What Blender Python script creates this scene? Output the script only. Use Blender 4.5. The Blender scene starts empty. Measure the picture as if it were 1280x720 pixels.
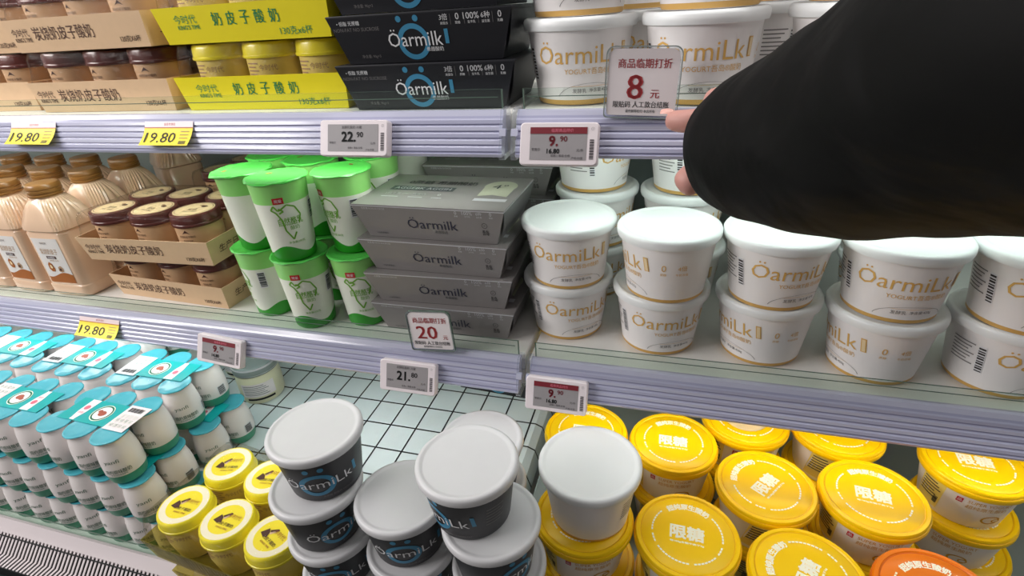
import bpy, bmesh, math, random
from mathutils import Vector, Matrix
random.seed(7)
PI = math.pi
S = bpy.context.scene
COL = S.collection

# ------------------------------------------------------------------ camera, world, lights, exposure
cam_d = bpy.data.cameras.new('camera')
cam_d.sensor_width = 36.0
cam_d.lens = 678.56 / 1280 * 36.0
cam_d.clip_start = 0.02
cam = bpy.data.objects.new('camera', cam_d)
COL.objects.link(cam)
RX = Vector((0.96004853, 0.27324237, -0.06037735))
RD = Vector((0.07677643, -0.46468113, -0.88214331))
RF = Vector((-0.26909514, 0.84226483, -0.46709501))
cam.matrix_world = Matrix(((RX.x, -RD.x, -RF.x, 0), (RX.y, -RD.y, -RF.y, 0), (RX.z, -RD.z, -RF.z, 1.45), (0, 0, 0, 1)))
S.camera = cam

S.view_settings.view_transform = 'Standard'
S.view_settings.look = 'None'
S.view_settings.exposure = 0.0
S.view_settings.gamma = 1.0
S.view_settings.use_curve_mapping = False

wd = bpy.data.worlds.new('shop_ambient')
S.world = wd
wd.use_nodes = True
wd.node_tree.nodes['Background'].inputs[0].default_value = (1.0, 0.96, 0.95, 1)
wd.node_tree.nodes['Background'].inputs[1].default_value = 0.115


def area(name, loc, target, sx, sy, power, color):
    l = bpy.data.lights.new(name, 'AREA')
    l.shape = 'RECTANGLE'
    l.size, l.size_y = sx, sy
    l.energy = power
    l.color = color
    o = bpy.data.objects.new(name, l)
    o.location = loc
    d = Vector(target) - Vector(loc)
    o.rotation_euler = d.to_track_quat('-Z', 'Y').to_euler()
    COL.objects.link(o)
    return o


# shop ceiling lamps, to the left of and above the shopper
area('ceiling_lamp_row', (-1.9, -0.35, 2.05), (-0.80, 0.5, 0.95), 1.3, 0.5, 31, (1.0, 0.965, 0.95))
area('ceiling_lamp_row', (0.35, -0.9, 2.9), (0.1, 0.5, 1.0), 1.2, 0.3, 2.5, (1.0, 0.96, 0.93))
# LED strips under the front of the shelves
area('shelf_led_strip', (-1.15, 0.575, 1.300), (-1.15, 0.66, 1.10), 1.9, 0.016, 1.3, (0.93, 1.0, 0.93))
area('shelf_led_strip', (0.62, 0.575, 1.300), (0.62, 0.66, 1.10), 1.5, 0.016, 1.05, (0.84, 1.0, 0.93))
area('shelf_led_strip', (-1.15, 0.575, 0.995), (-1.15, 0.64, 0.80), 1.9, 0.016, 1.35, (0.90, 1.0, 0.97))
area('shelf_led_strip', (0.62, 0.575, 0.995), (0.62, 0.64, 0.80), 1.5, 0.016, 0.95, (1.0, 0.96, 0.88))
area('canopy_led_strip', (-0.2, 0.495, 1.90), (-0.2, 0.60, 1.40), 3.0, 0.03, 8.5, (1.0, 0.98, 0.96))


# ------------------------------------------------------------------ materials
def lin(c):
    return tuple(((x / 255) / 12.92 if x / 255 <= 0.04045 else ((x / 255 + 0.055) / 1.055) ** 2.4) for x in c)


M = {}


def mat(name, rgb, rough=0.45, var=0.05, scale=60.0, spec=0.5, bump=0.0, metal=0.0, sss=0.0, coat=0.0, trans=0.0):
    m = bpy.data.materials.new(name)
    m.use_nodes = True
    nt = m.node_tree
    b = nt.nodes['Principled BSDF']
    c = lin(rgb)
    tc = nt.nodes.new('ShaderNodeTexCoord')
    nz = nt.nodes.new('ShaderNodeTexNoise')
    nz.inputs['Scale'].default_value = scale
    nz.inputs['Detail'].default_value = 3
    nt.links.new(tc.outputs['Object'], nz.inputs['Vector'])
    mx = nt.nodes.new('ShaderNodeMix')
    mx.data_type = 'RGBA'
    mx.inputs[6].default_value = (*[x * (1 - var) for x in c], 1)
    mx.inputs[7].default_value = (*[min(1, x * (1 + var)) for x in c], 1)
    nt.links.new(nz.outputs[0], mx.inputs[0])
    nt.links.new(mx.outputs[2], b.inputs['Base Color'])
    b.inputs['Roughness'].default_value = rough
    b.inputs['Specular IOR Level'].default_value = spec
    b.inputs['Metallic'].default_value = metal
    if sss:
        b.inputs['Subsurface Weight'].default_value = sss
        b.inputs['Subsurface Radius'].default_value = (0.01, 0.008, 0.006)
        b.inputs['Subsurface Scale'].default_value = 0.4
    if coat:
        b.inputs['Coat Weight'].default_value = coat
        b.inputs['Coat Roughness'].default_value = 0.12
    if bump:
        bp = nt.nodes.new('ShaderNodeBump')
        bp.inputs['Strength'].default_value = bump
        bp.inputs['Distance'].default_value = 0.002
        nt.links.new(nz.outputs[0], bp.inputs['Height'])
        nt.links.new(bp.outputs['Normal'], b.inputs['Normal'])
    M[name] = m
    return m


def clear_mat(name, tint, glossy=0.12, rough=0.08, bump=0.0, scale=30.0, haze=0.0, hazecol=(255, 255, 255)):
    m = bpy.data.materials.new(name)
    m.use_nodes = True
    nt = m.node_tree
    nt.nodes.remove(nt.nodes['Principled BSDF'])
    out = nt.nodes['Material Output']
    tr = nt.nodes.new('ShaderNodeBsdfTransparent')
    tr.inputs[0].default_value = (*lin(tint), 1)
    gl = nt.nodes.new('ShaderNodeBsdfGlossy')
    gl.inputs['Roughness'].default_value = rough
    lw = nt.nodes.new('ShaderNodeLayerWeight')
    lw.inputs['Blend'].default_value = glossy
    mx = nt.nodes.new('ShaderNodeMixShader')
    mn = nt.nodes.new('ShaderNodeMath')
    mn.operation = 'MINIMUM'
    mn.inputs[1].default_value = 0.30
    nt.links.new(lw.outputs['Fresnel'], mn.inputs[0])
    nt.links.new(mn.outputs[0], mx.inputs[0])
    nt.links.new(tr.outputs[0], mx.inputs[1])
    nt.links.new(gl.outputs[0], mx.inputs[2])
    last = mx
    if haze:
        df = nt.nodes.new('ShaderNodeBsdfDiffuse')
        df.inputs[0].default_value = (*lin(hazecol), 1)
        m2 = nt.nodes.new('ShaderNodeMixShader')
        m2.inputs[0].default_value = haze
        nt.links.new(mx.outputs[0], m2.inputs[1])
        nt.links.new(df.outputs[0], m2.inputs[2])
        last = m2
    if bump:
        tc = nt.nodes.new('ShaderNodeTexCoord')
        nz = nt.nodes.new('ShaderNodeTexNoise')
        nz.inputs['Scale'].default_value = scale
        nz.inputs['Detail'].default_value = 4
        nz.inputs['Distortion'].default_value = 1.5
        nt.links.new(tc.outputs['Object'], nz.inputs['Vector'])
        bp = nt.nodes.new('ShaderNodeBump')
        bp.inputs['Strength'].default_value = bump
        bp.inputs['Distance'].default_value = 0.004
        nt.links.new(nz.outputs[0], bp.inputs['Height'])
        nt.links.new(bp.outputs['Normal'], gl.inputs['Normal'])
        nt.links.new(bp.outputs['Normal'], lw.inputs['Normal'])
    nt.links.new(last.outputs[0], out.inputs['Surface'])
    M[name] = m
    return m


mat('white_lid', (236, 238, 238), 0.38, 0.02, 40, sss=0.0)
mat('white_paper', (240, 236, 235), 0.42, 0.02)
mat('gold_print', (222, 176, 96), 0.45, 0.05)
mat('grey_print', (120, 116, 116), 0.6)
mat('dark_print', (52, 46, 46), 0.6)
mat('frost_lid', (214, 214, 216), 0.36, 0.03, 40)
mat('black_cup', (38, 38, 42), 0.42, 0.06)
mat('blue_print', (64, 142, 180), 0.45)
mat('white_print', (236, 236, 238), 0.5)
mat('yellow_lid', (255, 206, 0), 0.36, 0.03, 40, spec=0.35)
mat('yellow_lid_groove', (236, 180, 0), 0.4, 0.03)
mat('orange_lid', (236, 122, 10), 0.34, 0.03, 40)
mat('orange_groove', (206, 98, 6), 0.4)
mat('lid_print', (255, 250, 228), 0.5)
mat('tub_side', (244, 236, 228), 0.42, 0.03)
mat('tub_yellow_panel', (246, 222, 120), 0.42, 0.03)
mat('yellow_print', (212, 158, 28), 0.5)
mat('red_print', (196, 26, 40), 0.45)
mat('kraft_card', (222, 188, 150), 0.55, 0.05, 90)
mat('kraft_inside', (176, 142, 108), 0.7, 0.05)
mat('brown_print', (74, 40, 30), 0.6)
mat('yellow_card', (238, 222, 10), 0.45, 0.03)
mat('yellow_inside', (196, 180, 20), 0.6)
mat('green_print', (22, 138, 84), 0.55)
mat('maroon_lid', (92, 44, 40), 0.3, 0.08, coat=0.4)
mat('cream_paper', (238, 214, 170), 0.5, 0.04)
mat('beige_cup', (222, 184, 144), 0.45, 0.05)
mat('pale_yellow_lid', (250, 236, 56), 0.3, 0.04, coat=0.3)
mat('cream_ring', (246, 240, 214), 0.4, 0.02)
mat('yellow_disc', (246, 228, 40), 0.45, 0.05)
mat('yellow_cup', (236, 214, 120), 0.45, 0.08)
mat('black_card', (26, 27, 33), 0.4, 0.08, 50)
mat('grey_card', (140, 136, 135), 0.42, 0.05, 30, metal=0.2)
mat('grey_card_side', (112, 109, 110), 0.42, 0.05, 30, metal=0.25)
mat('silver_edge', (205, 205, 210), 0.3, metal=0.3)
mat('pale_badge', (178, 180, 160), 0.5)
mat('slate_print', (70, 74, 78), 0.5)
mat('navy_print', (44, 46, 66), 0.5)
mat('foil_green', (92, 204, 88), 0.34, 0.06, 70, bump=0.25)
mat('cup_milk', (236, 240, 226), 0.32, 0.03)
mat('cup_green_pale', (150, 222, 122), 0.35, 0.05)
mat('cup_green_deep', (44, 160, 38), 0.35, 0.05)
mat('leaf_print', (112, 176, 48), 0.5)
mat('bottle_milk', (247, 240, 238), 0.3, 0.03, 40, coat=0.3)
mat('bottle_band', (70, 160, 128), 0.35, 0.05)
mat('teal_foil', (78, 174, 190), 0.28, 0.05, 90, bump=0.15, coat=0.3)
mat('teal_strip', (10, 168, 168), 0.4, 0.04)
mat('sage_print', (96, 120, 106), 0.6)
mat('badge_green', (34, 100, 60), 0.5)
mat('nut_print', (170, 84, 62), 0.5, 0.25, 400)
mat('pink_print', (220, 110, 130), 0.5)
mat('peach_bottle', (230, 196, 166), 0.24, 0.04, 30, coat=0.5)
mat('gold_cap', (146, 102, 50), 0.34, 0.06, 60, coat=0.2)
mat('label_white', (228, 224, 220), 0.45, 0.03)
mat('caramel_print', (168, 98, 40), 0.5)
mat('shelf_white', (234, 232, 228), 0.38, 0.03, 20)
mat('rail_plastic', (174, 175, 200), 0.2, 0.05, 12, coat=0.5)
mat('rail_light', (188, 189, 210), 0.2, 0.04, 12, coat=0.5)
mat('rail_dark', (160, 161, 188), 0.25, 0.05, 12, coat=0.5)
mat('back_grey', (132, 142, 140), 0.5, 0.05, 8)
mat('slot_black', (14, 16, 18), 0.7)
mat('panel_white', (214, 204, 206), 0.4, 0.03, 12)
mat('deck_white', (222, 232, 234), 0.35, 0.04, 10)
mat('grid_black', (22, 28, 30), 0.5)
mat('duct_dark', (40, 54, 54), 0.6)
mat('floor_tile', (150, 146, 140), 0.4, 0.06, 6)
mat('tag_white', (232, 222, 226), 0.4, 0.03)
mat('eink_grey', (150, 146, 148), 0.5, 0.05, 90)
mat('eink_dark', (56, 50, 56), 0.55)
mat('tag_red', (120, 30, 42), 0.5)
mat('paper_yellow', (240, 220, 40), 0.5, 0.04)
mat('paper_pink', (244, 222, 224), 0.5)
mat('sign_white', (238, 230, 232), 0.4, 0.03)
mat('sign_red', (176, 62, 66), 0.5)
mat('sleeve_cloth', (9, 9, 9), 0.62, 0.12, 9, spec=0.14, bump=0.55)
for n_ in M['sleeve_cloth'].node_tree.nodes:
    if n_.type == 'BUMP':
        n_.inputs['Distance'].default_value = 0.02
    if n_.type == 'TEX_NOISE':
        n_.inputs['Distortion'].default_value = 1.2
        n_.inputs['Roughness'].default_value = 0.35
mat('sleeve_seam', (8, 8, 8), 0.8)
mat('skin', (200, 146, 136), 0.5, 0.10, 90, sss=0.1, bump=0.15)
mat('nail', (226, 172, 160), 0.3)
mat('pudding', (226, 222, 190), 0.3, 0.05)
clear_mat('clear_guard', (244, 249, 246), 0.03, 0.05, haze=0.015, hazecol=(220, 230, 226))
clear_mat('clear_film', (250, 248, 246), 0.09, 0.10, bump=0.6, scale=55)
clear_mat('clear_acrylic', (246, 248, 250), 0.08, 0.08, haze=0.10, hazecol=(235, 236, 242))
mat('pleat', (120, 112, 60), 0.25, 0.1)
clear_mat('clear_tray', (232, 226, 170), 0.12, 0.15, bump=0.5, scale=80, haze=0.12, hazecol=(190, 180, 110))
mat('guard_edge', (96, 116, 104), 0.2, 0.05)


# ------------------------------------------------------------------ mesh builder
_tc = {}


def textgeo(s, bold=0.0, cut=0.3):
    key = (s, bold, cut)
    if key in _tc:
        return _tc[key]
    c = bpy.data.curves.new('tmp', 'FONT')
    c.body = s
    c.size = 1
    c.resolution_u = 2
    c.offset = bold
    o = bpy.data.objects.new('tmp', c)
    COL.objects.link(o)
    dg = bpy.context.evaluated_depsgraph_get()
    ev = o.evaluated_get(dg)
    me = ev.to_mesh()
    bm = bmesh.new()
    bm.from_mesh(me)
    ev.to_mesh_clear()
    bpy.data.objects.remove(o)
    bpy.data.curves.remove(c)
    bmesh.ops.remove_doubles(bm, verts=bm.verts, dist=1e-5)
    if cut and len(bm.verts):
        x0 = min(v.co.x for v in bm.verts)
        x1 = max(v.co.x for v in bm.verts)
        x = x0 + cut
        while x < x1:
            bmesh.ops.bisect_plane(bm, geom=bm.verts[:] + bm.edges[:] + bm.faces[:], plane_co=(x, 0, 0), plane_no=(1, 0, 0))
            x += cut
    vs = [(v.co.x, v.co.y) for v in bm.verts]
    bm.verts.index_update()
    fs = [[v.index for v in f.verts] for f in bm.faces]
    bm.free()
    if not vs:
        vs = [(0, 0)]
    bb = (min(v[0] for v in vs), max(v[0] for v in vs), min(v[1] for v in vs), max(v[1] for v in vs))
    _tc[key] = (vs, fs, bb)
    return _tc[key]


class MB:
    def __init__(self):
        self.v, self.f, self.m, self.sm, self.mats = [], [], [], [], []

    def mi(self, name):
        if name not in self.mats:
            self.mats.append(name)
        return self.mats.index(name)

    def face(self, pts, m, smooth=False):
        b = len(self.v)
        self.v += [tuple(p) for p in pts]
        self.f.append(list(range(b, b + len(pts))))
        self.m.append(self.mi(m))
        self.sm.append(smooth)

    def grid(self, rows, m, closed=True, smooth=True, flip=False):
        """rows: equal-length rings of points"""
        b = len(self.v)
        n = len(rows[0])
        for r in rows:
            self.v += [tuple(p) for p in r]
        for i in range(len(rows) - 1):
            k = self.mi(m[i] if isinstance(m, (list, tuple)) else m)
            for j in range(n if closed else n - 1):
                q = [b + i * n + j, b + i * n + (j + 1) % n, b + (i + 1) * n + (j + 1) % n, b + (i + 1) * n + j]
                self.f.append(q[::-1] if flip else q)
                self.m.append(k)
                self.sm.append(smooth)
        return b

    def cap(self, pts, m, flip=False):
        self.face(pts[::-1] if flip else pts, m)

    def lathe(self, prof, m, seg=40, cx=0, cy=0, cz=0, capb=None, capt=None):
        """prof: (r,z) from bottom up; m one name or one per band"""
        rows = [[(cx + r * math.cos(2 * PI * j / seg), cy + r * math.sin(2 * PI * j / seg), cz + z) for j in range(seg)] for r, z in prof]
        self.grid(rows, m)
        if capb:
            self.cap(rows[0], capb, True)
        if capt:
            self.cap(rows[-1], capt)

    def box(self, x0, x1, y0, y1, z0, z1, m, bev=0.0):
        self.prism([(x0, y0), (x1, y0), (x1, y1), (x0, y1)], [(x0, y0), (x1, y0), (x1, y1), (x0, y1)], z0, z1, m, bev)

    def prism(self, low, up, z0, z1, m, bev=0.0):
        def ins(p, d):
            cx = sum(q[0] for q in p) / len(p)
            cy = sum(q[1] for q in p) / len(p)
            return [(x - d * (1 if x > cx else -1), y - d * (1 if y > cy else -1)) for x, y in p]
        if bev:
            rows = [[(*p, z0) for p in ins(low, bev)], [(*p, z0 + bev) for p in low], [(*p, z1 - bev) for p in up], [(*p, z1) for p in ins(up, bev)]]
        else:
            rows = [[(*p, z0) for p in low], [(*p, z1) for p in up]]
        self.grid(rows, m, smooth=False)
        self.cap(rows[0], m if isinstance(m, str) else m[0], True)
        self.cap(rows[-1], m if isinstance(m, str) else m[-1])

    def extrude_x(self, prof, x0, x1, m, caps=True):
        """prof: closed list of (y,z), clockwise seen from -x"""
        n = len(prof)
        for i in range(n):
            a, b = prof[i], prof[(i + 1) % n]
            k = m[i] if isinstance(m, (list, tuple)) else m
            self.face([(x0, *a), (x1, *a), (x1, *b), (x0, *b)], k)
        if caps:
            k = m[0] if isinstance(m, (list, tuple)) else m
            self.face([(x0, *p) for p in prof], k)
            self.face([(x1, *p) for p in prof[::-1]], k)

    def tube(self, pts, rad, m, seg=10, caps=True, squash=None):
        pts = [Vector(p) for p in pts]
        rad = rad if isinstance(rad, (list, tuple)) else [rad] * len(pts)
        rows = []
        up = None
        for i, p in enumerate(pts):
            d = (pts[min(i + 1, len(pts) - 1)] - pts[max(i - 1, 0)]).normalized()
            if up is None:
                up = d.orthogonal().normalized()
            up = (up - d * up.dot(d)).normalized()
            s = d.cross(up)
            rows.append([p + (up * math.cos(2 * PI * j / seg) + s * math.sin(2 * PI * j / seg)) * rad[i] for j in range(seg)])
        self.grid(rows, m)
        if caps:
            self.cap(rows[0], m, True)
            self.cap(rows[-1], m)

    def text(self, s, fn, m, h, w=None, cx=0.0, cy=0.0, bold=0.0, cut=0.3, left=False):
        """h: height of the text's box, w: width (else kept in proportion); centred on cx, cy; fn maps (u, v) to 3D; bold thickens the strokes"""
        vs, fs, bb = textgeo(s, min(0.0, bold), cut)
        sy = h / max(1e-6, bb[3] - bb[2])
        sx = sy if w is None else w / max(1e-6, bb[1] - bb[0])
        ox = bb[0] if left else (bb[0] + bb[1]) / 2
        oy = (bb[2] + bb[3]) / 2
        k = self.mi(m)
        d = bold * 0.9
        for du, dv in (((0, 0),) if bold < 0.012 else ((-d, 0), (d, 0)) if bold < 0.028 else ((-d, -d), (d, -d), (-d, d), (d, d))):
            b = len(self.v)
            self.v += [tuple(fn(cx + (x + du - ox) * sx, cy + (y + dv - oy) * sy)) for x, y in vs]
            for f in fs:
                self.f.append([b + i for i in f])
                self.m.append(k)
                self.sm.append(False)

    def patch(self, u0, u1, v0, v1, fn, m, n=6):
        """a flat or wrapped rectangle"""
        rows = [[fn(u0 + (u1 - u0) * j / n, v) for j in range(n + 1)] for v in (v0, v1)]
        self.grid(rows, m, closed=False, smooth=False)

    def ring2d(self, cu, cv, r0, r1, fn, m, seg=28, sv=1.0, a0=0, a1=2 * PI):
        rows = []
        for r in (r1, r0):
            rows.append([fn(cu + r * math.cos(a0 + (a1 - a0) * j / seg), cv + r * sv * math.sin(a0 + (a1 - a0) * j / seg)) for j in range(seg + 1)])
        self.grid(rows, m, closed=False, smooth=False)

    def poly2d(self, pts, fn, m):
        self.face([fn(u, v) for u, v in pts], m)

    def build(self, name, parent=None, loc=None, sharp=40):
        me = bpy.data.meshes.new(name)
        me.from_pydata(self.v, [], self.f)
        for n in self.mats:
            me.materials.append(M[n])
        me.polygons.foreach_set('material_index', self.m)
        me.polygons.foreach_set('use_smooth', self.sm)
        me.set_sharp_from_angle(angle=math.radians(sharp))
        me.update()
        o = bpy.data.objects.new(name, me)
        COL.objects.link(o)
        if parent:
            o.parent = parent
        if loc:
            o.location = loc
        return o


def tag(o, label, cat, group=None):
    o['label'] = label
    o['category'] = cat
    if group:
        o['group'] = group
    return o


def thing(name, label, cat, loc=(0, 0, 0), rz=0.0, group=None):
    o = bpy.data.objects.new(name, None)
    o.empty_display_size = 0.02
    COL.objects.link(o)
    o.location = loc
    o.rotation_euler = (0, 0, rz)
    return tag(o, label, cat, group)


def dup(root, label, loc, rz=0.0, group=None, scale=None):
    r = root.copy()
    COL.objects.link(r)
    r.location = loc
    r.rotation_euler = (0, 0, rz)
    if scale:
        r.scale = (scale,) * 3
    tag(r, label, root['category'], group or root.get('group'))
    for ch in list(root.children):
        c = ch.copy()
        COL.objects.link(c)
        c.parent = r
        for g in list(ch.children):
            d = g.copy()
            COL.objects.link(d)
            d.parent = c
    return r


def plane_fn(o, u, v):
    o, u, v = Vector(o), Vector(u).normalized(), Vector(v).normalized()
    return lambda a, b: tuple(o + u * a + v * b)


def cone_fn(rfn, z0, th0=0.0, eps=0.0004):
    """wraps (u along the girth, v up) around the z axis; th0 = 0 faces -y"""
    def fn(u, v):
        z = z0 + v
        r = rfn(z)
        th = th0 + u / r
        return ((r + eps) * math.sin(th), -(r + eps) * math.cos(th), z)
    return fn


def arc_fn(R, z, a0=PI / 2):
    """text along a circle on a flat lid, reading from outside"""
    def fn(u, v):
        a = a0 - u / R
        return ((R + v) * math.cos(a), (R + v) * math.sin(a), z)
    return fn


# ------------------------------------------------------------------ setting: floor and the open fridge
SH_MID, SH_UP = 1.057, 1.352
YF = 0.5285
b = MB()
b.box(-3.2, 2.6, -2.2, 1.4, -0.05, 0.0, 'floor_tile')
o = b.build('floor')
o['kind'] = 'structure'

fr = thing('display_fridge', 'white open-front dairy display fridge holding all the shelves', 'fridge', (0, 0, 0))
XL, XR, XM = -2.3, 1.5, -0.157
b = MB()
b.box(XL, XR, 1.0, 1.06, 0.0, 2.05, 'back_grey')
for zz in (1.19, 1.48, 0.95):
    x = XL + 0.05
    while x < XR:
        b.box(x, x + 0.022, 0.998, 1.0, zz, zz + 0.007, 'slot_black')
        x += 0.036
b.build('back_panel', fr)
b = MB()
b.box(XL - 0.05, XL, 0.3, 1.06, 0.0, 2.05, 'panel_white', 0.004)
b.build('side_panel', fr)
b = MB()
b.box(XR, XR + 0.05, 0.3, 1.06, 0.0, 2.05, 'panel_white', 0.004)
b.build('side_panel', fr)
b = MB()
b.box(XL, XR, 0.46, 1.06, 1.92, 2.05, 'panel_white', 0.004)
b.build('canopy', fr)
# deck, with a raised step under the grid mat and under the yellow tubs
DK, GZ = 0.700, 0.7755
b = MB()
b.box(XL, -0.178, 0.374, 1.0, 0.665, DK - 0.0003, 'shelf_white', 0.002)
b.box(-0.98, -0.215, 0.655, 0.995, DK - 0.0003, GZ - 0.0105, 'shelf_white', 0.002)
b.box(-0.855, -0.668, 0.489, 0.655, DK - 0.0003, GZ - 0.0105, 'shelf_white', 0.002)
b.box(-0.668, -0.215, 0.512, 0.655, DK - 0.0003, GZ - 0.0105, 'shelf_white', 0.002)
b.box(-0.4060, -0.215, 0.440, 0.512, DK - 0.0003, GZ - 0.0105, 'shelf_white', 0.002)
b.box(-0.4060, -0.1165, 0.308, 0.440, DK - 0.0003, GZ - 0.0105, 'shelf_white', 0.002)
b.box(-1.75, -0.862, 0.500, 0.654, DK - 0.0003, 0.860, 'shelf_white', 0.002)
b.build('deck', fr)
b = MB()
b.box(-0.178, XR, 0.374, 1.0, 0.665, 0.7062, 'back_grey', 0.002)
b.box(-0.170, 0.3435, 0.3745, 0.999, 0.7062, 0.7747, 'back_grey', 0.002)
b.build('deck', fr)
# front lip, then the return-air grille
LY, LZ = 0.367, 0.712
b = MB()
b.extrude_x([(LY + 0.007, LZ - 0.09), (LY + 0.007, LZ - 0.012), (LY + 0.005, LZ - 0.002), (LY, LZ), (LY - 0.0146, LZ - 0.0146), (LY - 0.0146, LZ - 0.09)], XL, XR, 'panel_white')
b.build('front_lip', fr)
b = MB()
g0, g1, g2 = LY - 0.0148, LY - 0.0368, LY - 0.056
b.extrude_x([(g0, LZ - 0.09), (g0, LZ - 0.0195), (g1 + 0.0008, LZ - 0.0415), (g2, LZ - 0.0415), (g2, LZ - 0.09)], XL, XR, 'slot_black')
x = -1.6
while x < 0.9:
    b.extrude_x([(g0 + 0.0002, LZ - 0.0162), (g0 + 0.0002, LZ - 0.0148), (g1, LZ - 0.0370), (g2, LZ - 0.0370), (g2, LZ - 0.0382), (g1 + 0.0006, LZ - 0.0382)], x, x + 0.0038, 'panel_white')
    x += 0.0081
b.box(XL, -1.6, g2, g1, LZ - 0.0412, LZ - 0.0370, 'panel_white')
b.box(0.9, XR, g2, g1, LZ - 0.0412, LZ - 0.0370, 'panel_white')
b.extrude_x([(g0 - 0.0030, LZ - 0.0172), (g0 - 0.0045, LZ - 0.0187), (g0 - 0.0050, LZ - 0.0180), (g0 - 0.0035, LZ - 0.0165)], -1.6, 0.9, 'slot_black')
b.build('air_grille', fr)
b = MB()
b.box(XL, XR, 0.18, g2 - 0.0005, 0.10, LZ - 0.05, 'duct_dark', 0.01)
b.build('bumper', fr)
b = MB()
b.box(XL, -0.44, 0.3752, 0.3772, DK, DK + 0.020, 'clear_guard')
b.face([(XL, 0.3752, DK + 0.0202), (-0.44, 0.3752, DK + 0.0202), (-0.44, 0.3772, DK + 0.0202), (XL, 0.3772, DK + 0.0202)], 'guard_edge')
b.build('clear_deck_guard', fr)

# white mat with a black grid, its right edge folding down
mt = MB()
zt = GZ - 0.0005
xe = -0.203
for (xa, xb, ya, yb_) in ((-0.965, xe, 0.656, 0.90), (-0.853, -0.67, 0.490, 0.656), (-0.67, xe, 0.514, 0.656), (-0.4050, xe, 0.440, 0.514), (-0.4050, -0.1165, 0.308, 0.440)):
    mt.box(xa, xb, ya, yb_, zt - 0.0095, zt, 'deck_white')
    for i in range(-8, 10):
        x = -0.6132 + 0.0500 * i
        if xa < x < xb:
            mt.face([(x - 0.0015, ya, zt + 0.0003), (x + 0.0015, ya, zt + 0.0003), (x + 0.0015, yb_, zt + 0.0003), (x - 0.0015, yb_, zt + 0.0003)], 'grid_black')
    for i in range(-3, 9):
        y = 0.7785 - 0.0577 * i
        if ya < y < yb_:
            mt.face([(xa, y - 0.0015, zt + 0.0003), (xb, y - 0.0015, zt + 0.0003), (xb, y + 0.0015, zt + 0.0003), (xa, y + 0.0015, zt + 0.0003)], 'grid_black')
            if y > 0.45:
              mt.grid([[(xe, y - 0.0015, zt + 0.0003), (xe, y + 0.0015, zt + 0.0003)], [(xe + 0.0122, y - 0.0015, zt - 0.0056), (xe + 0.0122, y + 0.0015, zt - 0.0056)], [(xe + 0.0194, y - 0.0015, zt - 0.03), (xe + 0.0194, y + 0.0015, zt - 0.03)]], 'grid_black', closed=False, smooth=False, flip=True)
mt.grid([[(xe, 0.442, zt), (xe, 0.90, zt)], [(xe + 0.012, 0.442, zt - 0.006), (xe + 0.012, 0.90, zt - 0.006)], [(xe + 0.019, 0.442, zt - 0.03), (xe + 0.019, 0.90, zt - 0.03)]], 'deck_white', closed=False, flip=True)
o = mt.build('grid_mat')
tag(o, 'white mat with a black grid lying on the fridge deck', 'mat')


def shelf(x0, x1, z, label):
    t = thing('display_shelf', label, 'shelf', (0, 0, 0), 0, 'fridge shelves')
    b = MB()
    b.box(x0, x1, YF + 0.004, 0.998, z - 0.018, z - 0.0004, 'shelf_white', 0.0015)
    b.box(x0, x1, YF + 0.004, YF + 0.03, z - 0.04, z - 0.018, 'shelf_white')
    b.build('shelf_board', t)
    # price rail: a ribbed clear-violet profile
    f = YF
    pr = [(f + 0.006, z + 0.003), (f + 0.002, z + 0.004), (f - 0.002, z + 0.0035), (f - 0.005, z - 0.001)]
    ms = ['rail_light', 'rail_light', 'rail_light']
    tl = lambda q, d: (f - 0.0055 - (z - q) * 0.40 - d, q)     # the rail leans out towards the shopper
    zz = z - 0.003
    h = 0.0062
    for i in range(5):
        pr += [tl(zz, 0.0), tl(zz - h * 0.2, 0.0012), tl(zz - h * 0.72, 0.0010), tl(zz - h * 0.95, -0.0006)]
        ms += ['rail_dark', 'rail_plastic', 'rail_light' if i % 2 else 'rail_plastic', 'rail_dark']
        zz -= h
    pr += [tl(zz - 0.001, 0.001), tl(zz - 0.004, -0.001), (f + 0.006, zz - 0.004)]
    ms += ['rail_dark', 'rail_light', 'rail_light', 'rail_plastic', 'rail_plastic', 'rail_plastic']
    b = MB()
    b.extrude_x(pr, x0 + 0.004, x1 - 0.004, ms[:len(pr)] + ['rail_plastic'] * max(0, len(pr) - len(ms)))
    b.build('price_rail', t)
    # clear end blocks of the rail
    for xa, xb in ((x0, x0 + 0.006), (x1 - 0.006, x1)):
        b = MB()
        b.extrude_x([(f + 0.007, z - 0.040), (f + 0.007, z + 0.006), (f - 0.007, z + 0.005), (f - 0.024, z - 0.036), (f - 0.022, z - 0.040)], xa, xb, 'clear_acrylic')
        b.extrude_x([(f - 0.010, z - 0.012), (f - 0.0145, z - 0.012), (f - 0.0170, z - 0.018), (f - 0.012, z - 0.018)], xa - 0.0003, xb + 0.0003, 'rail_light')
        b.build('rail_end', t)
    # clear upright guard with a dark cut edge
    b = MB()
    b.box(x0 + 0.008, x1 - 0.008, f + 0.0065, f + 0.0085, z + 0.0005, z + 0.022, 'clear_guard')
    b.face([(x0 + 0.008, f + 0.0065, z + 0.0222), (x1 - 0.008, f + 0.0065, z + 0.0222), (x1 - 0.008, f + 0.0085, z + 0.0222), (x0 + 0.008, f + 0.0085, z + 0.0222)], 'guard_edge')
    for xx in (x0 + 0.008, x1 - 0.008):
        b.box(xx - 0.0006, xx + 0.0006, f + 0.0064, f + 0.0086, z + 0.0005, z + 0.0222, 'guard_edge')
    b.box(x0 + 0.012, x1 - 0.012, f + 0.0060, f + 0.0066, z + 0.0145, z + 0.0153, 'guard_edge')
    b.build('clear_guard', t)
    return t


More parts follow.
